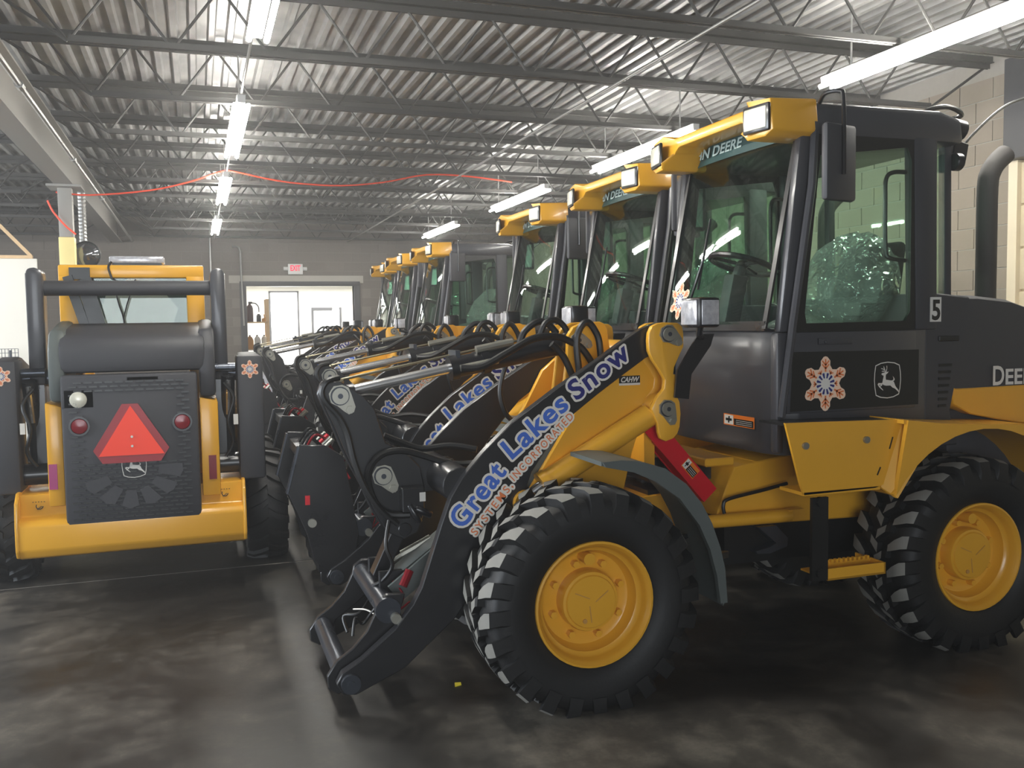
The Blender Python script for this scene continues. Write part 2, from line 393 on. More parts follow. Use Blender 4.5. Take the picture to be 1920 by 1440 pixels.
# right of the block wall: an overhead door with its dark hood
d2 = struct(MB().box(RIGHT+0.06, 2.2, 0, RIGHT+0.1, 6.70, 3.26).build('door_2', 'beige'))
for i in range(8): MB().box(RIGHT+0.03, 2.2, 0.02+i*0.4, RIGHT+0.06, 6.66, 0.40+i*0.4).build('door_panel', 'beige', d2, bevel=0.008)
MB().box(RIGHT-0.12, 2.0, 3.22, RIGHT+0.1, 6.70, 4.15).build('door_hood', 'trim', d2, bevel=0.01)
MB().box(RIGHT-0.02, 6.62, 0, RIGHT+0.1, 6.72, 3.24).build('door_jamb', 'beige', d2)
wrf = struct(MB().box(RIGHT+0.1, FRONT, 0, RIGHT+0.2, 2.2, DECK).box(RIGHT+0.1, 2.2, 3.3, RIGHT+0.2, 6.72, DECK).build('wall_right_front', 'block_tan'))
# back wall with the wide doorway
DX0, DX1, DZ = 1.06, 3.42, 2.73
bw = struct(MB().box(LEFT, BACK, 0, DX0, BACK+0.2, DECK).box(DX1, BACK, 0, RIGHT+0.2, BACK+0.2, DECK).box(DX0, BACK, DZ, DX1, BACK+0.2, DECK).build('wall_back', 'mortar_grey'))
def skipb(a, z, s, e): return (e > 0.72 and s < 3.62 and 2.76 < z < 2.94) or (e > 1.1 and s < 3.40 and z < 2.75)
wall_blocks(bw, 'block_grey', 'y', BACK, -1, LEFT, RIGHT, DECK, skipb, lambda a, z: abs(a-1.6)+abs(z-2.9)*0.9)
MB().box(0.70, BACK-0.012, 2.775, 3.64, BACK, 2.94).build('door_lintel', 'lintel', bw)
dr = struct(MB().box(DX0-0.14, BACK-0.03, 0, DX0, BACK+0.22, DZ).box(DX1, BACK-0.03, 0, DX1+0.14, BACK+0.22, DZ).box(DX0-0.14, BACK-0.03, DZ-0.02, DX1+0.14, BACK+0.22, DZ+0.08).build('trim_1', 'trim', bevel=0.006))
# far room behind the doorway
office = struct(MB().box(0.86, BACK+0.2, 0, 0.96, 27.1, 2.9).box(0.86, 27.05, 0, 6.2, 27.2, 2.95).box(6.1, BACK+0.2, 0, 6.2, 27.1, 2.95).build('wall_office', 'wallwhite'))
struct(MB().box(0.86, BACK+0.2, 2.95, 6.2, 27.2, 3.05).build('ceiling_office', 'wallwhite'))
od = struct(MB().box(1.97, 27.0, 0, 2.02, 27.05, 2.83).box(2.76, 27.0, 0, 2.81, 27.05, 2.83).box(1.97, 27.0, 2.79, 2.81, 27.05, 2.84).build('door_1', 'trim'))
MB().box(2.02, 27.02, 0.02, 2.76, 27.04, 2.79).build('door_pane', 'glow', od)
MB().box(2.03, 26.97, 1.55, 2.28, 27.0, 1.57).build('door_bar', 'zinc', od)
ow = struct(MB().box(3.16, 27.0, 0.6, 3.22, 27.05, 2.36).box(3.96, 27.0, 0.6, 4.02, 27.05, 2.36).box(3.16, 27.0, 0.6, 4.02, 27.05, 0.66).build('window_1', 'trim'))
MB().box(3.16, 26.96, 2.26, 3.75, 27.05, 2.36).build('window_header', 'trim', ow)
MB().box(3.22, 27.02, 0.66, 3.96, 27.04, 2.30).build('window_pane', 'glow', ow)
# left bay shell
wl = struct(MB().box(LEFT-0.2, FRONT, 0, LEFT, 2.6, DECK).box(LEFT-0.2, 7.4, 0, LEFT, BACK, DECK).box(LEFT-0.2, 2.6, 3.7, LEFT, 7.4, DECK).build('wall_left', 'block_grey'))
struct(MB().box(LEFT, FRONT-0.2, 0, -4.2, FRONT, DECK).box(1.2, FRONT-0.2, 0, RIGHT+0.2, FRONT, DECK).box(-4.2, FRONT-0.2, 3.8, 1.2, FRONT, DECK).build('wall_front', 'block_tan'))

# roof joists: each one chords and single web rods
JZT, JZB = 4.19, 3.74
def rod_mesh(dx):
    q = MB(); q.tube([(0, 0, 0), (dx, 0, JZT-JZB)], 0.011, 6, caps=False); return q.mesh('web_rod', 'joist')
RODS = {}
def joist(x0, x1, y):
    root = struct(bpy.data.objects.new('ceiling_joist', None)); C.objects.link(root); root.location = ((x0+x1)/2, y, 0)
    L = (x1-x0)/2
    q = MB(); q.box(-L, -0.066, JZT, L, -0.008, JZT+0.008); q.box(-L, 0.008, JZT, L, 0.066, JZT+0.008); q.box(-L, -0.016, JZT-0.045, L, -0.009, JZT); q.box(-L, 0.009, JZT-0.045, L, 0.016, JZT); q.box(-L, -0.05, JZT+0.008, L, 0.05, DECK-0.001)
    q.build('top_chord', 'joist', root)
    q = MB(); q.box(-L+0.7, -0.03, JZB-0.006, L-0.7, -0.008, JZB); q.box(-L+0.7, 0.008, JZB-0.006, L-0.7, 0.03, JZB); q.box(-L+0.7, -0.014, JZB, L-0.7, -0.008, JZB+0.04); q.box(-L+0.7, 0.008, JZB, L-0.7, 0.014, JZB+0.04)
    q.build('bottom_chord', 'joist', root)
    p = 0.335; xx = -L+0.7; k = 0
    if 'e' not in RODS:
        RODS['r'] = rod_mesh(p); RODS['l'] = rod_mesh(-p)
        e = MB(); e.tube([(0, 0, JZT), (0.7, 0, JZB)], 0.013, 6); RODS['e'] = e.mesh('end_rod', 'joist')
        e = MB(); e.tube([(0, 0, JZT), (-0.7, 0, JZB)], 0.013, 6); RODS['f'] = e.mesh('end_rod', 'joist')
    link('end_rod', RODS['e'], root).location = (-L, 0, 0); link('end_rod', RODS['f'], root).location = (L, 0, 0)
    while xx < L-0.69:
        if xx+p < L-0.3: link('web_rod', RODS['r'], root).location = (xx, 0, JZB)
        if xx-p > -L+0.3: link('web_rod', RODS['l'], root).location = (xx, 0, JZB)
        xx += 2*p
BEAMX = -1.52
jy = [8.52+1.53*k for k in range(-3, 9)]
for y in jy:
    joist(BEAMX+0.06, RIGHT, y)
    if y > 8: joist(LEFT, BEAMX-0.06, y)
# steel beam that carries the joists, on a column
bz0, bz1 = 3.62, 4.13
bm_ = struct(MB().box(BEAMX-0.11, FRONT, bz0, BEAMX+0.11, BACK, bz0+0.02).box(BEAMX-0.011, FRONT, bz0+0.02, BEAMX+0.011, BACK, bz1-0.02).box(BEAMX-0.11, FRONT, bz1-0.02, BEAMX+0.11, BACK, bz1).build('steel_beam', 'beam'))
colm = struct(MB().box(BEAMX-0.09, 12.95, 2.97, BEAMX+0.075, 13.1, bz0).build('steel_column', 'beam', bevel=0.01))
MB().box(BEAMX-0.10, 12.94, 0, BEAMX+0.085, 13.11, 2.97).build('painted_base', 'column_yellow', colm, bevel=0.01)
MB().box(BEAMX-0.2, 12.8, bz0-0.03, BEAMX+0.2, 13.25, bz0-0.002).build('cap_plate', 'beam', colm)

# ---------------------------------------------------------------- ceiling lights
def fixture(label, x, y):
    t = thing('ceiling_light', label, 'ceiling light', (x, y, 3.62), 'fluorescent strip lights')
    q = MB(); q.prism([(-0.03, 0.025), (-0.035, 0.09), (0.035, 0.09), (0.03, 0.025)], 'y', -1.22, 1.22); q.build('housing', 'fixture', t)
    for s in (-0.055, 0.055):
        q = MB(); q.tube([(s, -1.20, 0.008), (s, 1.20, 0.008)], 0.019, 8); q.build('fluorescent_tube', 'tube', t)
    for s in (-0.9, 0.9):
        q = MB(); q.tube([(0, s, 0.09), (0, s, 0.55)], 0.008, 6); q.build('hanger_rod', 'conduit', t)
    return t
LY = [17.75, 13.2, 9.27, 5.05]
fixture('farthest strip light of the left row, close to the back wall', 0.40, LY[0])
fixture('second strip light from the back wall in the left row, beside the orange cord', 0.41, LY[1])
fixture('long bright strip light in the left row above the skid steer', 0.42, LY[2])
fixture('strip light cut by the top edge of the photo, nearest of the left row', 0.44, LY[3])
fixture('farthest strip light of the right row, above the three rear cabs', 4.62, LY[0])
fixture('second strip light from the back wall in the right row', 4.66, LY[1])
fixture('bright strip light over the nearest loader visor, third of the right row', 4.72, LY[2])
fixture('strip light at the top right corner, nearest of the right row', 4.85, LY[3])
for (x, y, lb) in ((-5.6, 5.0, 'added unseen strip light to brighten the left bay, nearest the side door'), (-5.6, 11.0, 'added unseen strip light to brighten the middle of the left bay'), (-5.0, 14.6, 'added unseen strip light to brighten the white partition')):  # unseen fixtures added only to light the left bay
    fixture(lb, x, y)
def simple_tube(name, label, cat, pts, r, mat, n=8, group=None):
    o = MB().tube(pts, r, n).build(name, mat); return tag(o, label, cat, group)
simple_tube('conduit', 'grey conduit running along the left row of strip lights', 'conduit', [(0.42, 3, 3.72), (0.42, BACK, 3.72)], 0.011, 'conduit')
simple_tube('conduit', 'thin conduit crossing under the joists between the two rows of lights', 'conduit', [(3.31, FRONT, 3.71), (3.31, BACK, 3.71)], 0.012, 'conduit')
cl = MB().tube([(-1.22, FRONT, 3.66), (-1.22, BACK, 3.66)], 0.022, 8)
for y in (8.0, 11.2, 14.4): cl.tube([(-1.22, y-0.06, 3.66), (-1.22, y+0.06, 3.66)], 0.034, 8)
tag(cl.build('conduit', 'conduit'), 'jointed grey pipe running beside the steel beam at upper left', 'conduit')
simple_tube('wall_conduit', 'straight conduit rising on the back wall left of the doorway', 'conduit', [(0.335, 20.96, 1.0), (0.335, 20.96, 4.1)], 0.018, 'conduit')
simple_tube('wall_conduit', 'conduit with a bent top running down beside the doorway frame', 'conduit', [(0.80, 20.99, 3.56), (0.88, 20.95, 3.57), (0.93, 20.94, 3.54), (0.955, 20.94, 3.46), (0.98, 20.94, 1.84)], 0.022, 'conduit')
simple_tube('wall_conduit', 'long horizontal conduit across the top of the back wall', 'conduit', [(-1.6, 20.97, 3.76), (4.6, 20.97, 3.76)], 0.014, 'conduit')
pc = [(-1.67, 13.3, 3.58), (-1.26, 13.3, 3.555), (-0.53, 13.3, 3.64), (0.01, 13.3, 3.78), (0.40, 13.25, 3.93), (0.57, 13.25, 3.93), (1.0, 13.3, 3.85), (1.43, 13.3, 3.80), (2.03, 13.3, 3.79), (2.65, 13.3, 3.86), (3.28, 13.3, 3.99), (3.94, 13.3, 3.99), (4.61, 13.3, 3.93)]
pc = [(x*0.975, 12.97, 1.76+(z-1.76)*0.975) for x, y, z in pc]
simple_tube('extension_cord', 'orange extension cord swagged under the joists from column to lights', 'cord', smooth_path(pc), 0.011, 'cord')
simple_tube('extension_cord', 'short orange cord end hanging across the steel column', 'cord', smooth_path([(-1.72, 12.9, 3.42), (-1.66, 12.9, 3.28), (-1.53, 12.9, 3.11), (-1.41, 12.9, 3.0)]), 0.012, 'cord')

# ---------------------------------------------------------------- decals shared by machines
def snowflake_shape():
    q = MB()
    pts = []
    for k in range(6):
        a = math.radians(90-60*k)
        for da, r in ((-17, 0.70), (-14, 0.86), (-5, 0.98), (0, 1.0), (5, 0.98), (14, 0.86), (17, 0.70), (30, 0.60)):
            b = a-math.radians(da); pts.append((r*math.cos(b), r*math.sin(b), 0))
    q.flat(pts)
    q.mi = 1
    def stick(a, r0, r1, wd, x=0.0, tilt=0.0):
        d = Vector((math.cos(a), math.sin(a), 0)); s = Vector((-d.y, d.x, 0)); p = d*r0
        e = Vector((math.cos(a+tilt), math.sin(a+tilt), 0)); t = Vector((-e.y, e.x, 0)); L = r1
        q.flat([p-t*wd+Vector((0,0,0.001)), p+e*L-t*wd*0.8+Vector((0,0,0.001)), p+e*L+t*wd*0.8+Vector((0,0,0.001)), p+t*wd+Vector((0,0,0.001))])
    for k in range(6):
        a = math.radians(90-60*k)
        stick(a, 0.44, 0.46, 0.035)
        for r0 in (0.55, 0.68):
            for sg in (-1, 1): stick(a, r0, 0.22, 0.032, 0, sg*0.75)
        b = a+math.radians(30)
        stick(b, 0.38, 0.14, 0.03)
        for sg in (-1, 1): stick(b, 0.42, 0.13, 0.028, 0, sg*0.8)
    q.mi = 2
    for k in range(12):
        a = math.radians(30*k+15)
        d = Vector((math.cos(a), math.sin(a), 0)); s = Vector((-d.y, d.x, 0)); z = Vector((0,0,0.0012))
        q.flat([d*0.20-s*0.025+z, d*0.38-s*0.05+z, d*0.40+z, d*0.38+s*0.05+z, d*0.20+s*0.025+z])
    q.mi = 3
    q.flat([(0.42*math.cos(2*math.pi*i/24), 0.42*math.sin(2*math.pi*i/24), 0.0006) for i in range(24)])
    return q
SNOW = snowflake_shape().mesh('snowflake_decal', ['cream', 'orange', 'navy', 'white'], recalc=False)
def snowflake(parent, o, x, y, r):
    ob = link('snowflake_decal', SNOW, parent, frame_mat(o, x, y) @ Matrix.Diagonal((r, r, 1, 1))); return ob
def deer_shape():
    """leaping stag in a rounded frame; unit: frame half height 1"""
    q = MB()
    out = [(-0.80, 0.80), (-0.45, 0.93), (0, 0.98), (0.45, 0.93), (0.78, 0.80), (0.86, 0.4), (0.88, 0), (0.84, -0.45), (0.76, -0.78), (0.4, -0.92), (0, -0.97), (-0.45, -0.92), (-0.76, -0.80), (-0.84, -0.4), (-0.88, 0), (-0.86, 0.4)]
    n = len(out); inn = [(x*0.945, y*0.95) for x, y in out]
    q.add([(x, y, 0) for x, y in out]+[(x, y, 0) for x, y in inn], [(i, (i+1) % n, n+(i+1) % n, n+i) for i in range(n)])
    def c(pts): q.flat([((px-893)/137, (610-py)/137, 0) for px, py in pts][::-1])
    c([(836,563),(848,556),(870,554),(886,550),(902,548),(892,560),(878,568),(876,585),(878,606),(915,612),(940,615),(952,628),(962,652),(975,668),(990,684),(996,703),(985,694),(962,675),(935,664),(920,650),(880,650),(856,644),(846,632),(850,610),(856,588),(858,576),(846,573)])   # head, neck, body, hind
    c([(852,628),(832,630),(812,628),(805,640),(818,658),(838,674),(853,684),(855,680),(838,664),(820,646),(822,640),(845,645)])   # fore legs
    c([(836,642),(822,650),(826,655),(846,648)])
    c([(930,614),(946,608),(944,590),(936,580),(950,592),(957,606),(950,618)])  # tail
    c([(866,555),(868,540),(850,530),(834,526),(836,522),(852,525),(862,530),(856,515),(858,505),(862,514),(868,528),(872,540),(876,552)])
    c([(876,552),(878,538),(884,524),(882,508),(886,502),(889,520),(886,535),(882,552)])
    c([(846,541),(862,541),(868,546),(862,548),(838,546)])
    return q
DEER = deer_shape().mesh('stag_emblem', ['white'], recalc=False)
def stag(parent, o, x, y, h): return link('stag_emblem', DEER, parent, frame_mat(o, x, y) @ Matrix.Diagonal((h, h, 1, 1)))
def warning_decal(parent, o, x, y, wd, h, tall=False):
    q = MB(); z = 0.0
    q.box(0, 0, -0.001, wd, h, 0); q.mi = 1
    if tall: q.flat([(wd*0.1, h*0.5, 0.001), (wd*0.9, h*0.5, 0.001), (wd*0.9, h*0.86, 0.001), (wd*0.1, h*0.86, 0.001)])
    else: q.flat([(wd*0.03, h*0.08, 0.001), (wd*0.33, h*0.08, 0.001), (wd*0.33, h*0.92, 0.001), (wd*0.03, h*0.92, 0.001)])
    q.mi = 2
    if tall:
        q.flat([(wd*0.1, h*0.06, 0.001), (wd*0.9, h*0.06, 0.001), (wd*0.9, h*0.47, 0.001), (wd*0.1, h*0.47, 0.001)])
        q.flat([(wd*0.3, h*0.56, 0.0015), (wd*0.7, h*0.66, 0.0015), (wd*0.6, h*0.78, 0.0015), (wd*0.4, h*0.68, 0.0015)])
    else:
        q.flat([(wd*0.35, h*0.08, 0.001), (wd*0.97, h*0.08, 0.001), (wd*0.97, h*0.66, 0.001), (wd*0.35, h*0.66, 0.001)])
        q.flat([(wd*0.08, h*0.4, 0.0015), (wd*0.28, h*0.4, 0.0015), (wd*0.28, h*0.62, 0.0015), (wd*0.08, h*0.62, 0.0015)])
        q.flat([(wd*0.15, h*0.2, 0.0015), (wd*0.2, h*0.2, 0.0015), (wd*0.22, h*0.8, 0.0015), (wd*0.17, h*0.8, 0.0015)])
    q.mi = 1
    for i in range(3):
        if tall: q.flat([(wd*0.18, h*(0.13+i*0.11), 0.0015), (wd*0.82, h*(0.13+i*0.11), 0.0015), (wd*0.82, h*(0.155+i*0.11), 0.0015), (wd*0.18, h*(0.155+i*0.11), 0.0015)])
        else: q.flat([(wd*0.42, h*(0.18+i*0.16), 0.0015), (wd*0.93, h*(0.18+i*0.16), 0.0015), (wd*0.93, h*(0.22+i*0.16), 0.0015), (wd*0.42, h*(0.22+i*0.16), 0.0015)])
    return link('warning_decal', q.mesh('warning_decal', ['dorange', 'white', 'printblack'], recalc=False), parent, frame_mat(o, x, y))

# ---------------------------------------------------------------- wheel loader
LROOT = thing('wheel_loader', 'nearest wheel loader, yellow and charcoal, number 5 beside its cab', 'wheel loader', (1.663, 4.56, 0), 'wheel loaders parked in a row')
T = LROOT
# --- wheels
def tyre_mesh():
    q = MB(); n = 72
    pr = [(0.283,-0.15),(0.30,-0.176),(0.35,-0.195),(0.40,-0.202),(0.44,-0.198),(0.47,-0.186),(0.488,-0.165),(0.496,-0.12),(0.50,0)]
    pr = pr+[(r, -h) for r, h in pr[-2::-1]]
    q.lathe(pr, (0,0,0), 'y', n)
    N = 24
    def lug(a0, st, sg, top=1):
        vs = []
        for (y, ad, hw, rt, rb) in st:
            for (r, ww) in ((rb, hw*1.15), (rt, hw), (rt, -hw), (rb, -hw*1.15)):
                a = a0+sg*0+math.radians(ad)+ww/max(r, .3)
                vs.append((r*math.cos(a), sg*y, r*math.sin(a)))
        k = len(st); fs = []; tf = []
        for i in range(k-1):
            b = 4*i; c = b+4
            fs += [(b, b+1, c+1, c), (b+2, b+3, c+3, c+2)]; tf.append((b+1, b+2, c+2, c+1))
        fs += [(0, 3, 2, 1), (4*k-4, 4*k-3, 4*k-2, 4*k-1)]
        o = len(q.v); q.v += vs
        for f in fs: q.f.append([o+i for i in f]); q.m.append(0)
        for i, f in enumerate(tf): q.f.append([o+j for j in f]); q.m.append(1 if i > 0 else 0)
    outer = [(-0.206, 0, 0.030, 0.462, 0.42), (-0.196, 0.5, 0.033, 0.515, 0.44), (-0.165, 1.5, 0.034, 0.529, 0.46), (-0.120, 4, 0.028, 0.532, 0.48), (-0.082, 6.5, 0.017, 0.533, 0.48)]
    inner = [(-0.074, 9.5, 0.024, 0.533, 0.48), (-0.045, 11.0, 0.020, 0.535, 0.48), (-0.015, 13.5, 0.022, 0.535, 0.48), (0.010, 15.5, 0.026, 0.535, 0.48)]
    for i in range(N):
        a = 2*math.pi*i/N
        lug(a, outer, 1); lug(a, inner, 1); lug(a+math.pi/N, outer, -1); lug(a+math.pi/N, inner, -1)
    return q
TR = 0.49
qt = tyre_mesh(); qt.v = [(x, y*(1+0.05*max(0, -z-0.40)/0.1), max(z, -TR+0.001)) for x, y, z in qt.v]
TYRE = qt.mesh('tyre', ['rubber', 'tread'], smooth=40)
q = MB().lathe([(0.283,-0.145),(0.292,-0.160),(0.290,-0.172),(0.280,-0.174),(0.271,-0.162),(0.262,-0.150),(0.258,-0.125),(0.250,-0.112),(0.236,-0.104),(0.230,-0.072),(0.216,-0.052),(0.200,-0.046),(0.142,-0.044),(0.142,-0.10),(0.136,-0.114),(0.124,-0.116),(0.119,-0.124),(0.03,-0.126),(0.0,-0.126)], (0,0,0), 'y', 48)
q.lathe([(0.283,-0.145),(0.26,0.0),(0.283,0.15)], (0,0,0), 'y', 48)
RIM = q.mesh('wheel', 'yellow', smooth=30)
q = MB()
for k in range(3): q.bar((0.02*math.cos(k*2.1), -0.1268, 0.02*math.sin(k*2.1)), (0.095*math.cos(k*2.1+0.5), -0.1268, 0.095*math.sin(k*2.1+0.5)), 0.004, 0.002, (0,1,0))
q.cyl((-0.035, -0.131, -0.085), (-0.035, -0.12, -0.085), 0.011, 10)
HUBM = q.mesh('hub_marking', 'jug')
BOLT = MB().tube([(0,-0.044,0),(0,-0.084,0)], 0.017, 6).mesh('wheel_bolt', 'yellow')
PLUG = MB().tube([(0,-0.05,0),(0,-0.13,0)], 0.028, 14).mesh('rim_plug', 'yellow')
def wheel(u, side, parent):
    wh = link('wheel', RIM, parent); wh.location = (u, side*0.66, TR); wh.rotation_euler = (0, 0, 0 if side < 0 else math.pi)
    link('tyre', TYRE, wh); link('hub_marking', HUBM, wh)
    for k in range(8):
        a = math.radians(45*k+18); b = link('wheel_bolt', BOLT, wh); b.location = (0.177*math.cos(a), 0, 0.177*math.sin(a))
    p = link('rim_plug', PLUG, wh); p.location = (-0.01, 0, 0.20)
    return wh
for u in (0.0, 2.227):
    for sd in (-1, 1): wheel(u, sd, T)
# --- front frame
INNER = [(0.40,1.66),(0.47,1.62),(0.535,1.53),(0.572,1.46),(0.56,1.40),(0.50,1.33),(0.42,1.10),(0.36,0.86),(-0.10,0.78),(-0.20,0.86),(0.09,1.30),(0.20,1.50)]
q = MB()
for s in (-1, 1): q.prism(INNER, 'y', s*0.365, s*0.335)
q.prism([(-0.32,0.42),(-0.32,0.70),(-0.15,0.82),(0.62,0.86),(0.80,0.80),(0.80,0.42)], 'y', -0.30, 0.30)
q.box(-0.15, -0.46, 0.40, 0.15, 0.46, 0.58)
q.build('front_frame', 'yellow', T, bevel=0.006, seg=1)
for s in (-1,):
    q = MB().prism([(-0.32,0.80),(0.05,0.80),(0.16,1.36),(0.06,1.36),(-0.12,1.20),(-0.27,1.02)], 'y', s*0.332, s*0.32); q.build('frame_cover', 'fender', T)
TOWER = [(0.454,1.669),(0.458,1.71),(0.475,1.743),(0.505,1.757),(0.543,1.762),(0.62,1.758),(0.645,1.74),(0.651,1.705),(0.651,1.638),(0.625,1.59),(0.598,1.535),(0.59,1.48),(0.60,1.42),(0.628,1.36),(0.634,1.30),(0.628,1.234),(0.615,1.20),(0.591,1.176),(0.549,1.163),(0.52,1.178),(0.508,1.21),(0.502,1.26),(0.47,1.33),(0.50,1.385),(0.54,1.43),(0.545,1.475),(0.515,1.525),(0.478,1.575),(0.457,1.62)]
PINP = [(0.0,0.055),(0.03,0.05),(0.052,0.02),(0.085,-0.035),(0.083,-0.062),(0.062,-0.078),(0.035,-0.068),(0.0,-0.05),(-0.035,-0.042),(-0.055,0.0),(-0.04,0.04)]
def pin_plate(parent, u, vv, z, sc=0.78, rot=0.0, sgn=-1):
    q = MB(); c, s = math.cos(rot), math.sin(rot)
    poly = [(u+sc*(a*c-b*s), z+sc*(a*s+b*c)) for a, b in PINP]
    q.prism(poly, 'y', vv, vv+sgn*0.012)
    q.cyl((u, vv, z), (u, vv+sgn*0.026, z), 0.040*sc, 18); q.mi = 1; q.cyl((u, vv+sgn*0.02, z), (u, vv+sgn*0.028, z), 0.013*sc, 10)
    q.tube([(u+0.043*sc*math.cos(t*math.pi/10), vv+sgn*0.013, z+0.043*sc*math.sin(t*math.pi/10)) for t in range(21)], 0.0035, 5); q.mi = 0
    bx, bz = 0.06, -0.055
    q.cyl((u+sc*(bx*c-bz*s), vv, z+sc*(bx*s+bz*c)), (u+sc*(bx*c-bz*s), vv+sgn*0.024, z+sc*(bx*s+bz*c)), 0.020*sc, 6)
    return q.build('pin_plate', ['zinc', 'steel'], parent)
for s in (-1, 1):
    q = MB(); q.prism(TOWER, 'y', s*0.485, s*0.45); q.prism(TOWER, 'y', s*0.37, s*0.335); q.box(0.585, min(s*0.47, s*0.35), 1.22, 0.615, max(s*0.47, s*0.35), 1.5)
    tw = q.build('boom_tower', 'yellow', T, bevel=0.006, seg=2)
    pin_plate(tw, 0.560, s*0.485, 1.703, 0.86, 0.1, s); pin_plate(tw, 0.552, s*0.485, 1.329, 0.86, -0.45, s)
q = MB().cyl((0.55, -0.34, 1.60), (0.55, 0.34, 1.60), 0.07, 16); q.box(0.50, -0.34, 1.0, 0.56, 0.34, 1.5)
YK = [(0.10,0.86),(0.14,1.30),(0.18,1.58),(0.185,1.70),(0.215,1.745),(0.27,1.768),(0.37,1.772),(0.40,1.76),(0.415,1.735),(0.425,1.66),(0.46,1.45),(0.50,0.86)]
q.build('tower_crossmember', 'yellow', T)
for s in (-1, 1):
    q = MB().prism(YK, 'y', s*0.088, s*0.058); yk = q.build('cylinder_yoke', 'yellow', T, bevel=0.005, seg=1); pin_plate(yk, 0.243, s*0.088, 1.675, 0.8, 0.3, s)
# --- boom arms, lettering
BOOM = [(0.60,1.755),(0.545,1.765),(0.439,1.73),(0.32,1.66),(0.201,1.582),(-0.015,1.453),(-0.255,1.293),(-0.403,1.156),(-0.504,1.046),(-0.563,0.954),(-0.614,0.821),(-0.674,0.648),(-0.711,0.542),(-0.754,0.465),(-0.84,0.36),(-1.0,0.235),(-1.09,0.185),(-1.118,0.135),(-1.09,0.085),(-1.03,0.075),(-0.80,0.17),(-0.55,0.38),(-0.35,0.66),(-0.245,0.84),(-0.205,0.86),(-0.15,0.88),(-0.14,0.94),(-0.18,0.985),(-0.156,1.05),(-0.09,1.14),(-0.018,1.225),(0.074,1.325),(0.199,1.414),(0.33,1.50),(0.462,1.585),(0.57,1.63),(0.62,1.68)]
for s in (-1, 1):
    q = MB(); q.prism(BOOM, 'y', s*0.44, s*0.385)
    bo = q.build('boom_arm', 'boom', T, bevel=0.004, seg=1)
    if s < 0:
        arms = bo
        Y = -0.4425
        for body, p, a, wd, mt in (('Great', (-0.51,0.800), 49.0, 0.345, 'blue'), ('Lakes', (-0.258,1.118), 38.5, 0.385, 'blue'), ('Snow', (0.080,1.386), 35.0, 0.365, 'navy')):
            a = math.radians(a); text_obj('lettering', body, 0.140, wd, (mt, 'pale'), bo, frame_mat((p[0], Y, p[1]), (math.cos(a), 0, math.sin(a)), (-math.sin(a), 0, math.cos(a))), bold=0.0038, border=0.0112, spacing=1.12)
        for body, p, a, wd in (('SYSTEMS,', (-0.445,0.764), 49.5, 0.295), ('INCORPORATED', (-0.248,1.012), 43.0, 0.43)):
            a = math.radians(a); text_obj('lettering', body, 0.053, wd, ('orange', 'pale'), bo, frame_mat((p[0], Y, p[1]), (math.cos(a), 0, math.sin(a)), (-math.sin(a), 0, math.cos(a))), bold=0.0006, border=0.0095, spacing=1.35)
    q = MB().cyl((-1.055, s*0.38, 0.135), (-1.055, s*0.465, 0.135), 0.045, 16); q.cyl((-1.055, s*0.46, 0.135), (-1.055, s*0.47, 0.135), 0.018, 10)
    q.build('boom_pin', 'steel', bo)
    # lift cylinder outside the frame, in the plane of the arm
    q = MB().cyl((0.49, s*0.412, 1.292), (-0.075, s*0.412, 0.985), 0.060, 18); q.cyl((-0.06, s*0.412, 0.993), (-0.095, s*0.412, 0.974), 0.068, 18)
    q.cyl((0.552, s*0.45, 1.329), (0.552, s*0.375, 1.329), 0.075, 18)
    lc = q.build('lift_cylinder', 'yellow', T)
    q = MB().cyl((-0.08, s*0.412, 0.982), (-0.17, s*0.412, 0.925), 0.030, 12); q.build('cylinder_rod', 'chrome', lc)
    q = MB().lathe([(0.032,-0.05),(0.062,-0.05),(0.062,0.05),(0.032,0.05),(0.032,-0.05)], (-0.195, s*0.425, 0.905), 'y', 18); q.build('rod_eye', 'yellow', lc)
    q = MB().cyl((-0.195, s*0.37, 0.905), (-0.195, s*0.49, 0.905), 0.033, 14); q.build('cylinder_pin', 'zinc', lc)
# --- crossmember, bellcrank, coupler
q = MB().cyl((-0.50, -0.39, 1.0), (-0.50, 0.39, 1.0), 0.088, 20)
for s in (-1, 1): q.prism([(-0.44,1.08),(-0.56,1.09),(-0.72,1.12),(-0.84,1.11),(-0.88,1.03),(-0.83,0.95),(-0.60,0.92),(-0.44,0.93)], 'y', s*0.025, s*0.06)
cmx = q.build('boom_crossmember', 'boom', T, bevel=0.004, seg=1)
BELL = [(-1.088,1.485),(-1.06,1.503),(-1.02,1.503),(-0.975,1.475),(-0.90,1.42),(-0.85,1.36),(-0.825,1.27),(-0.80,1.19),(-0.70,1.135),(-0.63,1.06),(-0.61,0.96),(-0.615,0.82),(-0.65,0.73),(-0.72,0.70),(-0.80,0.74),(-0.865,0.86),(-0.90,0.95),(-0.96,1.07),(-1.0,1.16),(-1.045,1.28),(-1.08,1.36),(-1.108,1.43)]
q = MB(); q.prism(BELL, 'y', -0.11, -0.07); q.prism(BELL, 'y', 0.07, 0.11); q.box(-0.95, -0.07, 1.10, -0.87, 0.07, 1.26); q.box(-0.80, -0.08, 0.80, -0.68, 0.08, 1.0)
bell = q.build('bellcrank', 'boom', T, bevel=0.005, seg=1)
pin_plate(bell, -1.02, -0.11, 1.431, 1.0, -0.25); pin_plate(bell, -0.82, -0.112, 1.028, 1.0, -0.2)
q = MB().cyl((-0.82, -0.135, 1.028), (-0.82, 0.135, 1.028), 0.03, 16); q.build('bellcrank_pin', 'steel', bell)
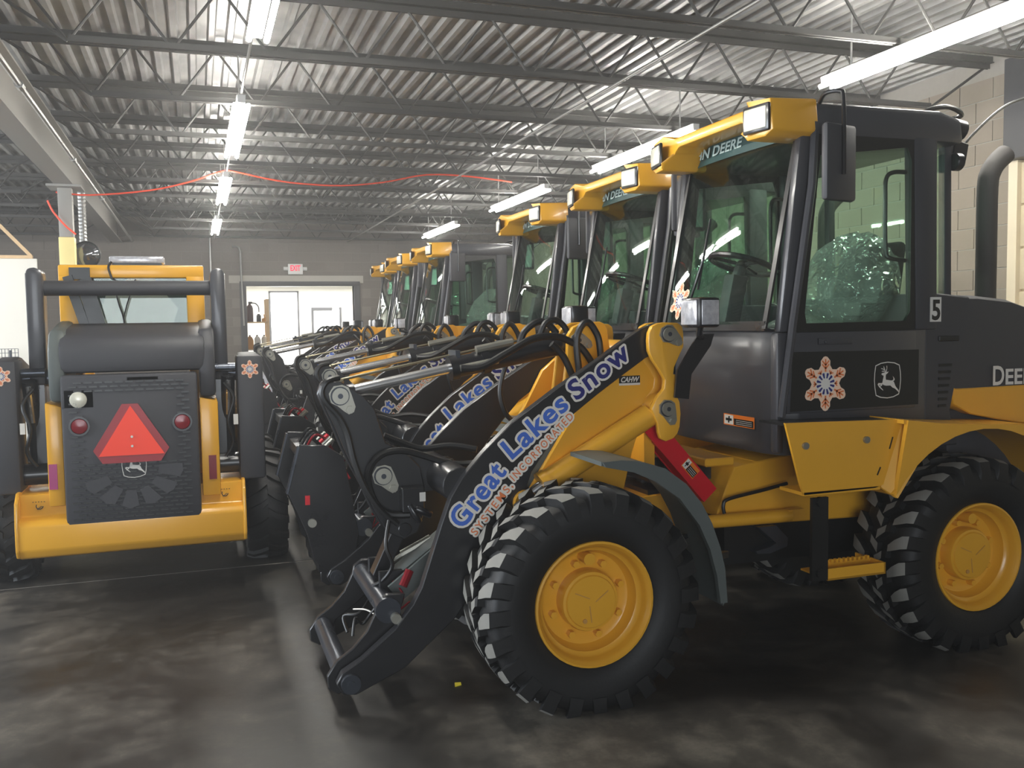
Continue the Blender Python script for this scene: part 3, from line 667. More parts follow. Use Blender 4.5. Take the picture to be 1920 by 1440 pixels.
q = MB().box(-0.74, -0.19, 0.85, -0.63, -0.112, 0.97); q.cyl((-0.68, -0.20, 0.87), (-0.60, -0.20, 0.83), 0.02, 8); q.cyl((-0.71, -0.20, 0.89), (-0.66, -0.21, 0.80), 0.016, 8)
q.build('valve_block', 'black', bell, bevel=0.004, seg=1)
q = MB().box(-0.655, -0.192, 0.90, -0.625, -0.19, 0.945); q.build('valve_tag', 'white', bell)
def hose(pts, r=0.016, mat='hose', parent=None, name='hydraulic_hose'): return MB().tube(smooth_path(pts, 5), r, 8).build(name, mat, parent or T)
for off in (0, 0.03):
    hose([(-1.025, -0.135-off*0.3, 1.52), (-1.085, -0.135-off, 1.505), (-1.11, -0.135-off, 1.461), (-1.096, -0.135-off, 1.411), (-1.033, -0.135-off, 1.334), (-0.994, -0.135-off, 1.25), (-0.965, -0.135-off, 1.115), (-0.918, -0.135-off, 0.986), (-0.846, -0.135-off, 0.87), (-0.76, -0.135-off, 0.79)], 0.014, parent=bell)
hose([(-0.30, -0.30, 1.13), (-0.346, -0.2, 1.077), (-0.48, -0.16, 1.072), (-0.619, -0.15, 1.12), (-0.73, -0.15, 1.152), (-0.824, -0.15, 1.141), (-0.884, -0.15, 1.086), (-0.899, -0.15, 1.003), (-0.864, -0.15, 0.899), (-0.80, -0.15, 0.84), (-0.70, -0.16, 0.83)], 0.017, parent=bell)
hose([(-0.27, 0.1, 1.10), (-0.40, 0.16, 1.12), (-0.55, 0.19, 1.11), (-0.66, 0.2, 1.15), (-0.75, 0.2, 1.19)], 0.018, parent=bell)
hose([(-0.80, -0.16, 0.83), (-0.83, -0.2, 0.70), (-0.80, -0.2, 0.60), (-0.84, -0.16, 0.52), (-0.88, -0.1, 0.48)], 0.010, parent=bell)
# bucket cylinder and its indicator rod
q = MB().cyl((-0.42, 0, 1.545), (0.20, 0, 1.655), 0.055, 18); q.cyl((-0.44, 0, 1.541), (-0.40, 0, 1.548), 0.066, 18); q.cyl((-0.27, 0, 1.571), (-0.23, 0, 1.578), 0.066, 18); q.cyl((0.243, -0.055, 1.675), (0.243, 0.055, 1.675), 0.05, 16)
bc = q.build('bucket_cylinder', 'black', T)
q = MB().cyl((-1.0, 0, 1.437), (-0.42, 0, 1.545), 0.027, 14); q.build('cylinder_rod', 'chrome', bc)
q = MB().cyl((-1.02, -0.06, 1.431), (-1.02, 0.06, 1.431), 0.05, 16); q.cyl((-1.01, 0, 1.433), (-0.93, 0, 1.449), 0.035, 14); q.build('rod_eye', 'black', bc)
q = MB().cyl((-0.30, -0.02, 1.635), (-0.10, -0.02, 1.67), 0.022, 10); q.cyl((-0.40, -0.075, 1.545), (-0.20, -0.075, 1.58), 0.018, 10); q.build('cylinder_fitting', 'zinc', bc)
for uu in (-0.40, -0.14):
    q = MB().box(uu-0.012, -0.03, 1.56+0.17*(uu+0.4), uu+0.012, 0.12, 1.635+0.17*(uu+0.4)); q.build('rod_bracket', 'steel', bc)
q = MB().tube([(-0.985, 0.10, 1.497), (-0.389, 0.10, 1.61), (0.1, 0.10, 1.70)], 0.007, 8); q.ball((-0.985, 0.10, 1.487), 0.02, 0.02, 0.02, 8, 6); q.cyl((-0.985, 0.10, 1.44), (-0.985, 0.10, 1.49), 0.012, 8)
q.build('indicator_rod', 'brass', T)
for P, r in (([(-0.024,0.08,1.66),(0.005,0.08,1.725),(0.078,0.08,1.775),(0.137,0.08,1.764),(0.187,0.08,1.715),(0.23,0.05,1.64)], 0.019),
             ([(0.227,-0.135,1.45),(0.227,-0.135,1.522),(0.218,-0.135,1.609),(0.219,-0.135,1.695),(0.252,-0.135,1.758),(0.288,-0.135,1.765),(0.324,-0.135,1.72),(0.345,-0.135,1.666),(0.356,-0.135,1.55)], 0.019),
             ([(-0.40,-0.09,1.545),(-0.3,-0.12,1.552),(-0.164,-0.12,1.619),(-0.026,-0.12,1.687),(0.1,-0.12,1.698),(0.185,-0.12,1.67),(0.256,-0.12,1.628),(0.33,-0.12,1.52)], 0.019),
             ([(0.08,-0.12,1.66),(0.113,-0.12,1.632),(0.155,-0.12,1.578),(0.20,-0.12,1.48)], 0.019),
             ([(-0.03,0.2,1.6),(-0.08,0.2,1.5),(-0.10,0.2,1.38),(-0.06,0.2,1.26),(0.02,0.2,1.22),(0.12,0.2,1.26)], 0.014),
             ([(0.06,0.03,1.66),(0.10,0.03,1.76),(0.16,0.03,1.785),(0.22,0.03,1.74),(0.27,0.03,1.62)], 0.017)):
    hose(P, r)
# link and coupler with two cross tubes
q = MB().bar((-0.72, 0, 0.75), (-0.84, 0, 0.50), 0.09, 0.07); q.cyl((-0.715, -0.115, 0.75), (-0.715, 0.115, 0.75), 0.035, 12); q.build('coupler_link', 'black', T, bevel=0.004, seg=1)
CP = [(-0.775,0.50),(-0.80,0.42),(-0.79,0.36),(-0.90,0.265),(-1.01,0.19),(-1.05,0.085),(-1.10,0.06),(-1.145,0.09),(-1.15,0.15),(-1.105,0.215),(-1.03,0.265),(-0.96,0.34),(-0.915,0.43),(-0.905,0.475),(-0.86,0.505)]
q = MB().cyl((-0.862, -0.345, 0.434), (-0.862, 0.345, 0.434), 0.050, 20); q.cyl((-0.862, -0.385, 0.434), (-0.862, -0.345, 0.434), 0.060, 16); cp = q.build('quick_coupler', 'steel', T)
for s in (-1, 1): MB().prism(CP, 'y', s*0.365, s*0.335).build('coupler_plate', 'boom', cp, bevel=0.004, seg=1); MB().box(-0.86, s*0.145-0.015, 0.44, -0.74, s*0.145+0.015, 0.56).build('coupler_lug', 'boom', cp, bevel=0.004, seg=1)
q = MB().cyl((-1.08, -0.335, 0.167), (-1.08, 0.335, 0.167), 0.045, 20); q.build('cross_tube', 'steel', cp)
q = MB().cyl((-0.83, -0.42, 0.40), (-0.83, -0.36, 0.40), 0.024, 12); q.build('lock_pin', 'zinc', cp)
q = MB().cyl((-0.70, 0.05, 0.58), (-0.55, 0.02, 0.66), 0.025, 10); q.cyl((-0.78, 0.06, 0.53), (-0.70, 0.05, 0.58), 0.014, 8); q.build('lock_cylinder', 'zinc', cp)
q = MB().bar((-0.80, -0.05, 0.49), (-0.50, -0.05, 0.70), 0.16, 0.02); q.bar((-0.80, -0.22, 0.46), (-0.45, -0.22, 0.72), 0.02, 0.10); q.build('hose_guard', 'fender', cp)
hose([(-0.98, -0.05, 0.22), (-0.96, -0.02, 0.30), (-0.92, 0.0, 0.26), (-0.88, -0.05, 0.33), (-0.84, -0.08, 0.39)], 0.008, parent=cp, name='coupler_wire')
hose([(-0.99, 0.05, 0.21), (-1.0, 0.1, 0.28), (-0.93, 0.05, 0.30), (-0.86, 0.1, 0.36)], 0.009, parent=cp, name='coupler_wire')
hose([(-0.80, -0.20, 0.52), (-0.76, -0.25, 0.46), (-0.79, -0.28, 0.40), (-0.74, -0.3, 0.44)], 0.005, 'redlens', cp, 'coupler_wire')
hose([(-0.95, 0.1, 0.31), (-0.9, 0.0, 0.33), (-0.86, -0.1, 0.32)], 0.004, 'pale', cp, 'coupler_wire')
q = MB().cyl((-0.76, -0.24, 0.50), (-0.72, -0.22, 0.57), 0.022, 10); q.build('hose_fitting', 'redlens', cp)
# front fenders
FO = [(0.03,1.142),(0.12,1.146),(0.20,1.137),(0.34,1.095),(0.45,1.015),(0.53,0.92),(0.585,0.82),(0.63,0.70),(0.655,0.60),(0.668,0.432)]
FI = [(0.632,0.432),(0.612,0.567),(0.575,0.697),(0.519,0.816),(0.416,0.949),(0.293,1.037),(0.185,1.086),(0.045,1.118)]
FT = [(a-0.012*(i > 3), b-0.02) for i, (a, b) in enumerate(FO)][::-1]
for s in (-1, 1):
    q = MB(); q.prism(FO+FI, 'y', s*0.86, s*0.83); q.prism(FO+FT, 'y', s*0.84, s*0.48)
    f = q.build('front_fender', 'fender', T, smooth=30)
    q = MB().bar((0.60, s*0.6, 0.70), (0.40, s*0.35, 0.62), 0.05, 0.02); q.bar((0.64, s*0.80, 0.64), (0.76, s*0.70, 0.62), 0.03, 0.03); q.build('fender_bracket', 'black', f)
# red lock strut
q = MB(); 
def strut(t, wd):   # u-channel along the axis
    q.bar((0.52, -0.33+t, 1.235), (0.86, -0.33+t, 0.85), 0.012, wd, (1,0,1))
strut(-0.055, 0.10); strut(0.055, 0.10); q.bar((0.545, -0.33, 1.15), (0.83, -0.33, 0.82), 0.11, 0.012, (1,0,1))
ls = q.build('lock_strut', 'red', T)
warning_decal(ls, (0.685, -0.3935, 1.02), (0.66,0,-0.75), (0.75,0,0.66), 0.10, 0.06)
# dealer plate on the frame
q = MB().box(0.348, -0.368, 1.457, 0.465, -0.365, 1.494); q.mi = 1; q.box(0.348, -0.3682, 1.446, 0.465, -0.3652, 1.457)
dp = q.build('dealer_plate', ['printblack', 'white'], T)
text_obj('lettering', 'CAHW', 0.036, 0.10, ('white',), dp, frame_mat((0.354, -0.3695, 1.463), *NEAR), bold=0.0012, shear=0.25)
# --- cab
cabp = MB()
FOOT = [(1.13,-0.30),(1.14,-0.46),(1.18,-0.56),(1.26,-0.60),(2.10,-0.60),(2.10,0.60),(1.26,0.60),(1.18,0.56),(1.14,0.46),(1.13,0.30)]
cabp.prism(FOOT, 'z', 1.06, 1.725)
cab = cabp.build('cab', 'charcoal', T, bevel=0.012)
q = MB().prism([(1.325,2.70),(1.33,2.85),(1.36,2.862),(2.14,2.868),(2.28,2.83),(2.30,2.70)], 'y', -0.615, 0.615); q.build('cab_roof', 'charcoal', cab, bevel=0.025)
for s in (-1, 1):
    q = MB().prism([(1.265,2.75),(1.345,2.75),(1.215,1.70),(1.135,1.70)], 'y', s*0.545, s*0.60); q.prism([(1.185,1.70),(1.12,1.70),(1.12,1.08),(1.16,1.08)], 'y', s*0.54, s*0.605); q.build('front_pillar', 'charcoal', cab, bevel=0.015)
    q = MB().prism([(1.965,2.75),(2.12,2.75),(2.135,1.70),(1.99,1.70)], 'y', s*0.53, s*0.612); q.build('rear_pillar', 'charcoal_matte', cab, bevel=0.012)
    q = MB().bar((2.285, s*0.49, 2.75), (2.30, s*0.49, 1.86), 0.05, 0.05, (1,0,0)); q.build('corner_post', 'charcoal_matte', cab, bevel=0.008)
    q = MB().hexa([(2.125, s*0.585, 1.89), (2.295, s*0.505, 1.89), (2.293, s*0.50, 1.89), (2.122, s*0.58, 1.89)], [(2.115, s*0.585, 2.71), (2.283, s*0.505, 2.71), (2.281, s*0.50, 2.71), (2.112, s*0.58, 2.71)]); q.build('quarter_window', 'glass', cab)
q = MB().box(2.298, -0.47, 1.9, 2.304, 0.47, 2.72); q.build('rear_window', 'glass', cab)
# windscreen
def wsu(vv, z): return 1.295-0.1897*(2.72-z)-0.035*(1-(vv/0.56)**2)
q = MB(); NW = 14; vv_ = [-0.56+1.12*i/NW for i in range(NW+1)]
q.add([(wsu(v_, z)+d, v_, z) for d in (0, 0.005) for z in (1.745, 2.84) for v_ in vv_], [(i, i+1, NW+2+i, NW+1+i) for i in range(NW)]+[(2*NW+2+i, 2*NW+3+i, 3*NW+4+i, 3*NW+3+i) for i in range(NW)])
ws = q.build('windscreen', 'glass', cab)
q = MB()
q.bar((1.09,-0.535,1.72), (1.287,-0.535,2.72), 0.035, 0.012, (-1,0,0.19)); q.bar((1.09,0.535,1.72), (1.287,0.535,2.72), 0.035, 0.012, (-1,0,0.19)); q.bar((1.097,-0.54,1.735), (1.097,0.54,1.735), 0.02, 0.05)
q.build('windscreen_seal', 'black', cab)
q = MB(); q.add([(wsu(v_, z)-0.002, v_, z) for z in (2.70, 2.84) for v_ in vv_], [(i, i+1, NW+2+i, NW+1+i) for i in range(NW)]); q.build('sun_band', 'teal_print', cab)
wdir = Vector((0.185, 0, 0.975)).normalized()
text_obj('lettering', 'JOHN DEERE', 0.085, 0.63, ('greyglass_print',), cab, frame_mat(Vector((wsu(0.24, 2.745)-0.012, 0.565, 2.738)), (0.0,-1,0), wdir), bold=0.002)
q = MB().tube([(1.09, 0.30, 1.76), (1.08, 0.25, 1.80), (1.125, 0.12, 2.12)], 0.008, 6); q.tube([(1.118, 0.17, 1.95), (1.15, 0.08, 2.35)], 0.007, 6); q.build('wiper', 'black', cab)
# visor with lamp pods
VP_ = [(-0.615,2.868),(-0.44,2.882),(-0.39,2.862),(0.39,2.862),(0.44,2.882),(0.615,2.868),(0.635,2.71),(0.58,2.682),(0.45,2.680),(0.425,2.72),(0.39,2.775),(0.33,2.80),(-0.33,2.80),(-0.39,2.775),(-0.425,2.72),(-0.45,2.680),(-0.58,2.682),(-0.635,2.71)]
q = MB(); a = []; b = []
for (vv, z) in VP_:
    fu = 1.035+0.18*max(0, abs(vv)-0.44) + (0.05 if abs(vv) < 0.40 else 0)
    a.append((fu, vv, z)); b.append((1.345, vv, z if z < 2.8 else z+0.012))
n = len(a); q.add(a+b, [tuple(range(n)), tuple(range(2*n-1, n-1, -1))]+[(i, n+i, n+(i+1) % n, (i+1) % n) for i in range(n)])
vis = q.build('visor', 'yellow', T, bevel=0.012)
for s in (-1, 1):
    c, sn = math.cos(0.18), math.sin(0.18)*s
    mt = frame_mat((1.047, s*0.53, 2.778), (-0.177 if s > 0 else 0.177, -0.984, 0), (0.0, 0, 1))
    q = MB().box(-0.092, -0.07, -0.01, 0.092, 0.07, 0.012); o = link('lamp_bezel', q.mesh('lamp_bezel', 'black', bevel=0.012), vis, mt)
    q = MB().box(-0.078, -0.055, 0.0, 0.078, 0.055, 0.018); o = link('work_lamp', q.mesh('work_lamp', 'lenswarm', bevel=0.008), vis, mt)
# side doors
DOORG = [(1.375,2.60),(1.93,2.665),(1.955,2.60),(1.955,1.80),(1.925,1.75),(1.295,1.745),(1.285,1.80)]
for s in (-1, 1):
    q = MB(); q.prism([(1.20,1.70),(1.98,1.70),(1.985,1.285),(1.165,1.285)], 'y', s*0.60, s*0.622)
    dn = q.build('cab_door', 'charcoal', T, bevel=0.006)
    q = MB(); n = len(DOORG); cx = sum(p[0] for p in DOORG)/n; cz = sum(p[1] for p in DOORG)/n
    OUT = [(1.345,2.71),(1.965,2.735),(1.99,2.70),(1.995,1.74),(1.985,1.70),(1.20,1.695),(1.215,1.78)]
    q.add([(a_, s*0.605, b_) for a_, b_ in OUT]+[(a_, s*0.605, b_) for a_, b_ in DOORG]+[(a_, s*0.585, b_) for a_, b_ in OUT]+[(a_, s*0.585, b_) for a_, b_ in DOORG],
          [(i, (i+1) % n, n+(i+1) % n, n+i) for i in range(n)]+[(2*n+i, 3*n+i, 3*n+(i+1) % n, 2*n+(i+1) % n) for i in range(n)]+[(n+i, n+(i+1) % n, 3*n+(i+1) % n, 3*n+i) for i in range(n)])
    q.build('door_frame', 'printblack', dn)
    q = MB().prism(DOORG, 'y', s*0.592, s*0.597); q.build('door_window', 'glass', dn)
    q = MB().prism([(1.20,1.60),(2.0,1.595),(2.0,1.30),(1.185,1.295)], 'y', s*0.622, s*0.6235); q.build('lower_panel', 'printblack', dn)
    q = MB().box(1.35, min(s*0.622, s*0.634), 1.635, 1.56, max(s*0.622, s*0.634), 1.668); q.cyl((1.392, s*0.62, 1.648), (1.392, s*0.643, 1.648), 0.011, 10); q.build('door_handle', 'charcoal_matte', dn, bevel=0.004)
    q = MB().tube(smooth_path([(1.965, s*0.55, 2.545), (1.90, s*0.53, 2.545), (1.862, s*0.52, 2.51), (1.858, s*0.52, 2.40), (1.862, s*0.52, 2.14), (1.88, s*0.53, 2.09), (1.97, s*0.55, 2.075)], 4), 0.012, 8); q.build('grab_rail', 'black', dn)
    q = MB().tube([(1.335, s*0.615, 2.76), (1.31, s*0.625, 2.45), (1.20, s*0.625, 1.75), (1.135, s*0.62, 1.27)], 0.021, 8); q.build('hand_rail', 'charcoal', dn)
    if s < 0: ndoor = dn
snowflake(ndoor, (1.399, -0.6245, 1.432), *NEAR, 0.142)
stag(ndoor, (1.794, -0.6245, 1.437), *NEAR, 0.100)
# interior: seat, column, wheel, console
q = MB().box(1.55, -0.30, 1.25, 2.0, 0.30, 1.50); q.build('seat_base', 'printblack', cab, bevel=0.03)
q = MB().prism([(1.62,1.52),(1.60,1.64),(1.66,1.70),(2.02,1.68),(2.08,1.74),(2.16,2.12),(2.22,2.22),(2.27,2.20),(2.25,2.05),(2.20,1.70),(2.12,1.54)], 'y', -0.24, 0.24); st = q.build('seat', 'seat', cab, bevel=0.03)
random.seed(3)
def crumple(): return 1+random.uniform(-0.09, 0.09)
q = MB().ball((2.02, 0, 1.92), 0.27, 0.33, 0.34, 22, 16, crumple)
q.v = [(x+0.55*(z-1.9)*0.45, y, z) for x, y, z in q.v]
q.ball((1.72, 0, 1.66), 0.24, 0.30, 0.13, 20, 10, crumple); q.build('plastic_cover', 'clear', cab, smooth=12)
q = MB().bar((1.20, 0, 1.70), (1.27, 0, 2.02), 0.10, 0.10, (1,0,0)); q.cyl((1.265, 0, 1.99), (1.30, 0, 2.07), 0.035, 12); q.build('steering_column', 'charcoal_matte', cab, bevel=0.02)
q = MB(); tor = []; 
ax_x = Vector((1, 0, -0.32)).normalized(); ax_y = Vector((0, 1, 0)); cc = Vector((1.31, 0, 2.085))
ring = [cc+(ax_x*math.cos(2*math.pi*i/28)+ax_y*math.sin(2*math.pi*i/28))*0.185 for i in range(29)]
q.tube(ring, 0.017, 8, caps=False)
for k in range(3): q.tube([cc, cc+(ax_x*math.cos(k*2.09+0.5)+ax_y*math.sin(k*2.09+0.5))*0.18], 0.011, 6)
q.ball(cc, 0.04, 0.04, 0.03, 10, 6); q.build('steering_wheel', 'black', cab)
q = MB().box(1.5, 0.32, 1.5, 2.15, 0.56, 1.86); q.box(1.35, 0.40, 1.72, 1.5, 0.50, 1.80); q.build('console', 'charcoal_matte', cab, bevel=0.02)
q = MB().cyl((1.62, 0.42, 1.86), (1.60, 0.42, 2.02), 0.012, 8); q.ball((1.60, 0.42, 2.04), 0.03, 0.03, 0.04, 8, 6); q.build('control_lever', 'black', cab)
# lower cowl decal on the cab front
warning_decal(cab, (1.1285, -0.09, 1.185), (0,-1,0), (0,0,1), 0.30, 0.062)
# mirrors
for s in (-1, 1):
    mt = frame_mat((1.385, s*0.735, 2.54), (0.97, -s*0.24, 0), (0, 0, 1))
    q = MB().box(-0.115, -0.19, -0.022, 0.115, 0.19, 0.022); mi = link('mirror', q.mesh('mirror', 'charcoal_matte', bevel=0.02), T, mt)
    q = MB().box(-0.085, -0.165, -0.026 if s < 0 else 0.02, 0.085, 0.165, -0.0215 if s < 0 else 0.026); q.build('mirror_glass', 'chrome', mi)
    arm = MB().tube(smooth_path([(1.37, s*0.60, 2.86), (1.36, s*0.66, 2.895), (1.385, s*0.74, 2.89), (1.39, s*0.76, 2.84), (1.392, s*0.765, 2.55), (1.392, s*0.765, 2.48)], 4), 0.011, 8); arm.build('mirror_arm', 'black', T)
# headlamps on brackets
for s in (-1, 1):
    q = MB().prism([(0.585,1.385),(0.665,1.375),(0.68,1.50),(0.79,1.64),(0.81,1.70),(0.72,1.70),(0.60,1.52)], 'y', s*0.50, s*0.512)
    q.tube([(0.74, s*0.506, 1.685), (0.66, s*0.62, 1.70), (0.59, s*0.74, 1.71), (0.59, s*0.75, 1.74)], 0.016, 8)
    lb = q.build('lamp_bracket', 'black', T)
    q = MB().box(0.53, s*0.755-0.085, 1.735, 0.645, s*0.755+0.085, 1.875); hl = q.build('headlamp', 'black', T, bevel=0.015)
    q = MB().box(0.523, s*0.755-0.072, 1.748, 0.532, s*0.755+0.072, 1.862); q.build('headlamp_lens', 'lens', hl, bevel=0.004)
    q = MB().box(0.545, s*0.84-0.003, 1.748, 0.635, s*0.84+0.003, 1.862); q.build('side_lens', 'lens', hl, bevel=0.002)
# --- rear frame, fenders, hood
q = MB().prism([(1.02,0.655),(0.94,0.72),(0.99,0.84),(1.05,0.98),(1.6,1.05),(2.9,0.95),(3.35,0.80),(3.35,0.60)], 'y', -0.32, 0.32); q.prism([(0.88,0.985),(1.06,0.985),(1.06,1.03),(0.88,1.03)], 'y', -0.31, 0.31)
for s in (-1, 1): q.box(2.08, min(s*0.3, s*0.46), 0.40, 2.37, max(s*0.3, s*0.46), 0.60)
q.build('rear_frame', 'yellow', T, bevel=0.008, seg=1)
q = MB().box(1.0, -0.30, 0.44, 3.2, 0.30, 0.655); q.build('belly_guard', 'hose', T)
q = MB().cyl((0.72, 0, 0.42), (0.72, 0, 1.02), 0.09, 16); q.box(0.62, -0.2, 0.46, 0.90, 0.2, 0.54); q.box(0.62, -0.2, 0.90, 0.98, 0.2, 0.97); q.box(0.55, -0.28, 0.55, 0.70, 0.28, 0.88); q.build('articulation_joint', 'black', T)
q = MB().cyl((0.78, -0.38, 0.708), (1.36, -0.38, 0.70), 0.036, 14); q.box(1.34, -0.405, 0.68, 1.44, -0.355, 0.735); sc_ = q.build('steering_cylinder', 'yellow', T)
q = MB().tube(smooth_path([(0.95,-0.38,0.745),(0.945,-0.38,0.79),(0.98,-0.38,0.82),(1.2,-0.37,0.85),(1.35,-0.37,0.875)], 4), 0.010, 8); q.build('steering_hose', 'hose', sc_)
q = MB().prism([(1.175,0.645),(1.29,0.645),(1.365,0.57),(1.36,0.525),(1.25,0.495),(1.17,0.50),(1.16,0.515),(1.25,0.53),(1.29,0.55)], 'y', -0.36, -0.28); q.build('frame_hook', 'steel', T)
arcp = arc(2.227, 0.49, 0.69, 147, 20, 16)
for s in (-1, 1):
    q = MB(); q.prism([(1.03,1.262),(1.215,1.258),(1.735,1.247),(1.645,0.925),(1.57,0.905),(1.14,0.90),(1.115,0.965)], 'y', s*0.80, s*0.785)
    q.box(1.14, min(s*0.80, s*0.60), 0.895, 1.60, max(s*0.80, s*0.60), 0.912)
    q.hexa([(1.733, s*0.795, 1.247), (1.61, s*0.795, 0.905), (1.605, s*0.78, 0.905), (1.728, s*0.78, 1.247)], [(1.93, s*0.86, 1.215), (1.66, s*0.86, 0.855), (1.655, s*0.845, 0.855), (1.925, s*0.845, 1.215)])
    q.prism([(1.72,1.248),(1.93,1.222),(2.25,1.20),(2.55,1.185),(2.80,1.12),(2.90,1.0),(2.895,0.74)]+arcp[::-1], 'y', s*0.86, s*0.835)
    arc2 = arc(2.227, 0.49, 0.705, 147, 20, 16)
    q.prism(arcp+arc2[::-1], 'y', s*0.85, s*0.45); q.prism([(1.70,1.25),(1.93,1.222),(2.25,1.20),(2.55,1.185),(2.55,1.165),(2.25,1.18),(1.93,1.20),(1.70,1.23)], 'y', s*0.85, s*0.50)
    rf = q.build('rear_fender', 'yellow', T, smooth=25)
    for (uu, z) in ((1.143,1.145),(1.508,1.155)):
        q = MB().cyl((uu, s*0.80, z), (uu, s*0.814, z), 0.018, 10); q.build('fender_bolt', 'zinc', rf)
    for k in range(2):
        q = MB().bar((1.675-0.075*k, s*0.8015, 1.16-0.15*k), (1.655-0.075*k, s*0.8015, 1.10-0.13*k), 0.004, 0.006); q.build('fender_slot', 'printblack', rf)
    q = MB().prism([(1.03,1.258),(1.735,1.243),(1.735,1.232),(1.03,1.247)], 'y', s*0.784, s*0.58); q.build('step_mat', 'hose', rf)
    # step
    q = MB().box(1.19, min(s*0.80, s*0.78), 0.46, 1.285, max(s*0.80, s*0.78), 0.88); q.cyl((1.235, s*0.79, 0.86), (1.235, s*0.815, 0.86), 0.025, 10); q.cyl((1.235, s*0.79, 0.50), (1.235, s*0.815, 0.50), 0.025, 10); sh = q.build('step_hanger', 'hose', T)
    q = MB().box(1.285, min(s*0.80, s*0.79), 0.455, 1.64, max(s*0.80, s*0.79), 0.515); q.box(1.285, min(s*0.80, s*0.58), 0.455, 1.64, max(s*0.80, s*0.58), 0.465); q.box(1.63, min(s*0.80, s*0.58), 0.455, 1.64, max(s*0.80, s*0.58), 0.515)
    for k in range(12): q.box(1.30+k*0.028, min(s*0.70, s*0.68), 0.51, 1.314+k*0.028, max(s*0.70, s*0.68), 0.528)
    q.box(1.285, min(s*0.70, s*0.68), 0.455, 1.64, max(s*0.70, s*0.68), 0.512)
    q.build('step_tread', 'yellow', T)
HOOD = [(2.14,1.375),(2.135,1.885),(2.45,1.885),(2.70,1.862),(2.93,1.795),(3.12,1.70),(3.28,1.58),(3.38,1.44),(3.41,1.375)]
a = []; 
q = MB(); sect = [(-0.575, -0.06), (-0.57, -0.02), (-0.52, 0.0), (-0.25, 0.015), (0.25, 0.015), (0.52, 0.0), (0.57, -0.02), (0.575, -0.06)]
top = HOOD[1:]
rows = [[(u, vv, z+dz) for vv, dz in [(-0.58, 1.37-z)]+sect+[(0.58, 1.37-z)]] for u, z in top]
k = len(rows[0]); vs = [p for r in rows for p in r]
q.add(vs, [(i*k+j, i*k+j+1, (i+1)*k+j+1, (i+1)*k+j) for i in range(len(rows)-1) for j in range(k-1)]+[tuple(range(k-1, -1, -1)), tuple(range((len(rows)-1)*k, len(rows)*k))])
hd = q.build('hood', 'charcoal_matte', T, smooth=30)
q = MB().prism([(2.275,1.378),(2.30,1.37),(3.41,1.38),(3.40,1.05),(2.60,1.185),(2.40,1.225),(2.275,1.285)], 'y', -0.585, 0.585); q.build('side_panel', 'yellow', T, bevel=0.006, seg=1)
q = MB().prism([(2.06,1.06),(2.06,1.72),(2.10,1.90),(2.37,1.875),(2.325,1.60),(2.27,1.37),(2.24,1.24),(2.30,1.06)], 'y', -0.602, 0.602); vp = q.build('vent_panel', 'charcoal_matte', T, bevel=0.008, seg=1)
for k in range(7):
    q = MB().box(2.155, -0.606, 1.275+k*0.037, 2.245-0.01*(6-k)*0.6, -0.60, 1.290+k*0.037); q.build('vent_slot', 'printblack', vp)
q = MB().box(2.15, -0.612, 1.635, 2.29, -0.60, 1.665); q.build('panel_latch', 'printblack', vp, bevel=0.004, seg=1)
q = MB().box(2.3, -0.52, 0.62, 3.40, 0.52, 1.25); q.box(3.2, -0.60, 0.62, 3.62, 0.60, 1.06); q.build('counterweight', 'charcoal_matte', T, bevel=0.03)
text_obj('lettering', 'D', 0.152, 0.082, ('white',), hd, frame_mat((2.553, -0.588, 1.382), *NEAR), bold=0.003)
text_obj('lettering', 'EERE', 0.122, 0.27, ('white',), hd, frame_mat((2.645, -0.588, 1.383), *NEAR), bold=0.003)
q = MB().tube(smooth_path([(3.105, 0, 1.68), (3.105, 0, 2.2), (3.107, 0, 2.58), (3.13, 0, 2.68), (3.18, 0, 2.745), (3.25, 0, 2.80)], 4), 0.062, 16); q.build('exhaust_pipe', 'exhaust', T)
# roof rail, beacon foot and whip aerial
q = MB().tube(smooth_path([(2.15,-0.45,2.875),(2.22,-0.45,2.915),(2.35,-0.45,2.935),(2.47,-0.42,2.905),(2.46,-0.3,2.90),(2.30,-0.3,2.90)], 4), 0.014, 8); q.build('roof_rail', 'black', T)
q = MB().cyl((2.33,-0.47,2.82), (2.42,-0.47,2.80), 0.055, 14, 0.06); q.cyl((2.31,-0.52,2.62), (2.36,-0.52,2.62), 0.05, 12); q.bar((2.34,-0.47,2.70), (2.44,-0.47,2.68), 0.06, 0.10); rl = q.build('rear_lamp', 'black', T, bevel=0.006, seg=1)
q = MB().tube(smooth_path([(2.44,-0.45,2.71),(2.52,-0.44,2.785),(2.70,-0.42,2.92),(2.85,-0.40,3.0),(3.05,-0.36,3.06)], 5), [0.008]*21, 6); q.build('whip_aerial', 'hose', T)
# number plate "5" and the windscreen flake are only on the nearest one: made after the copies

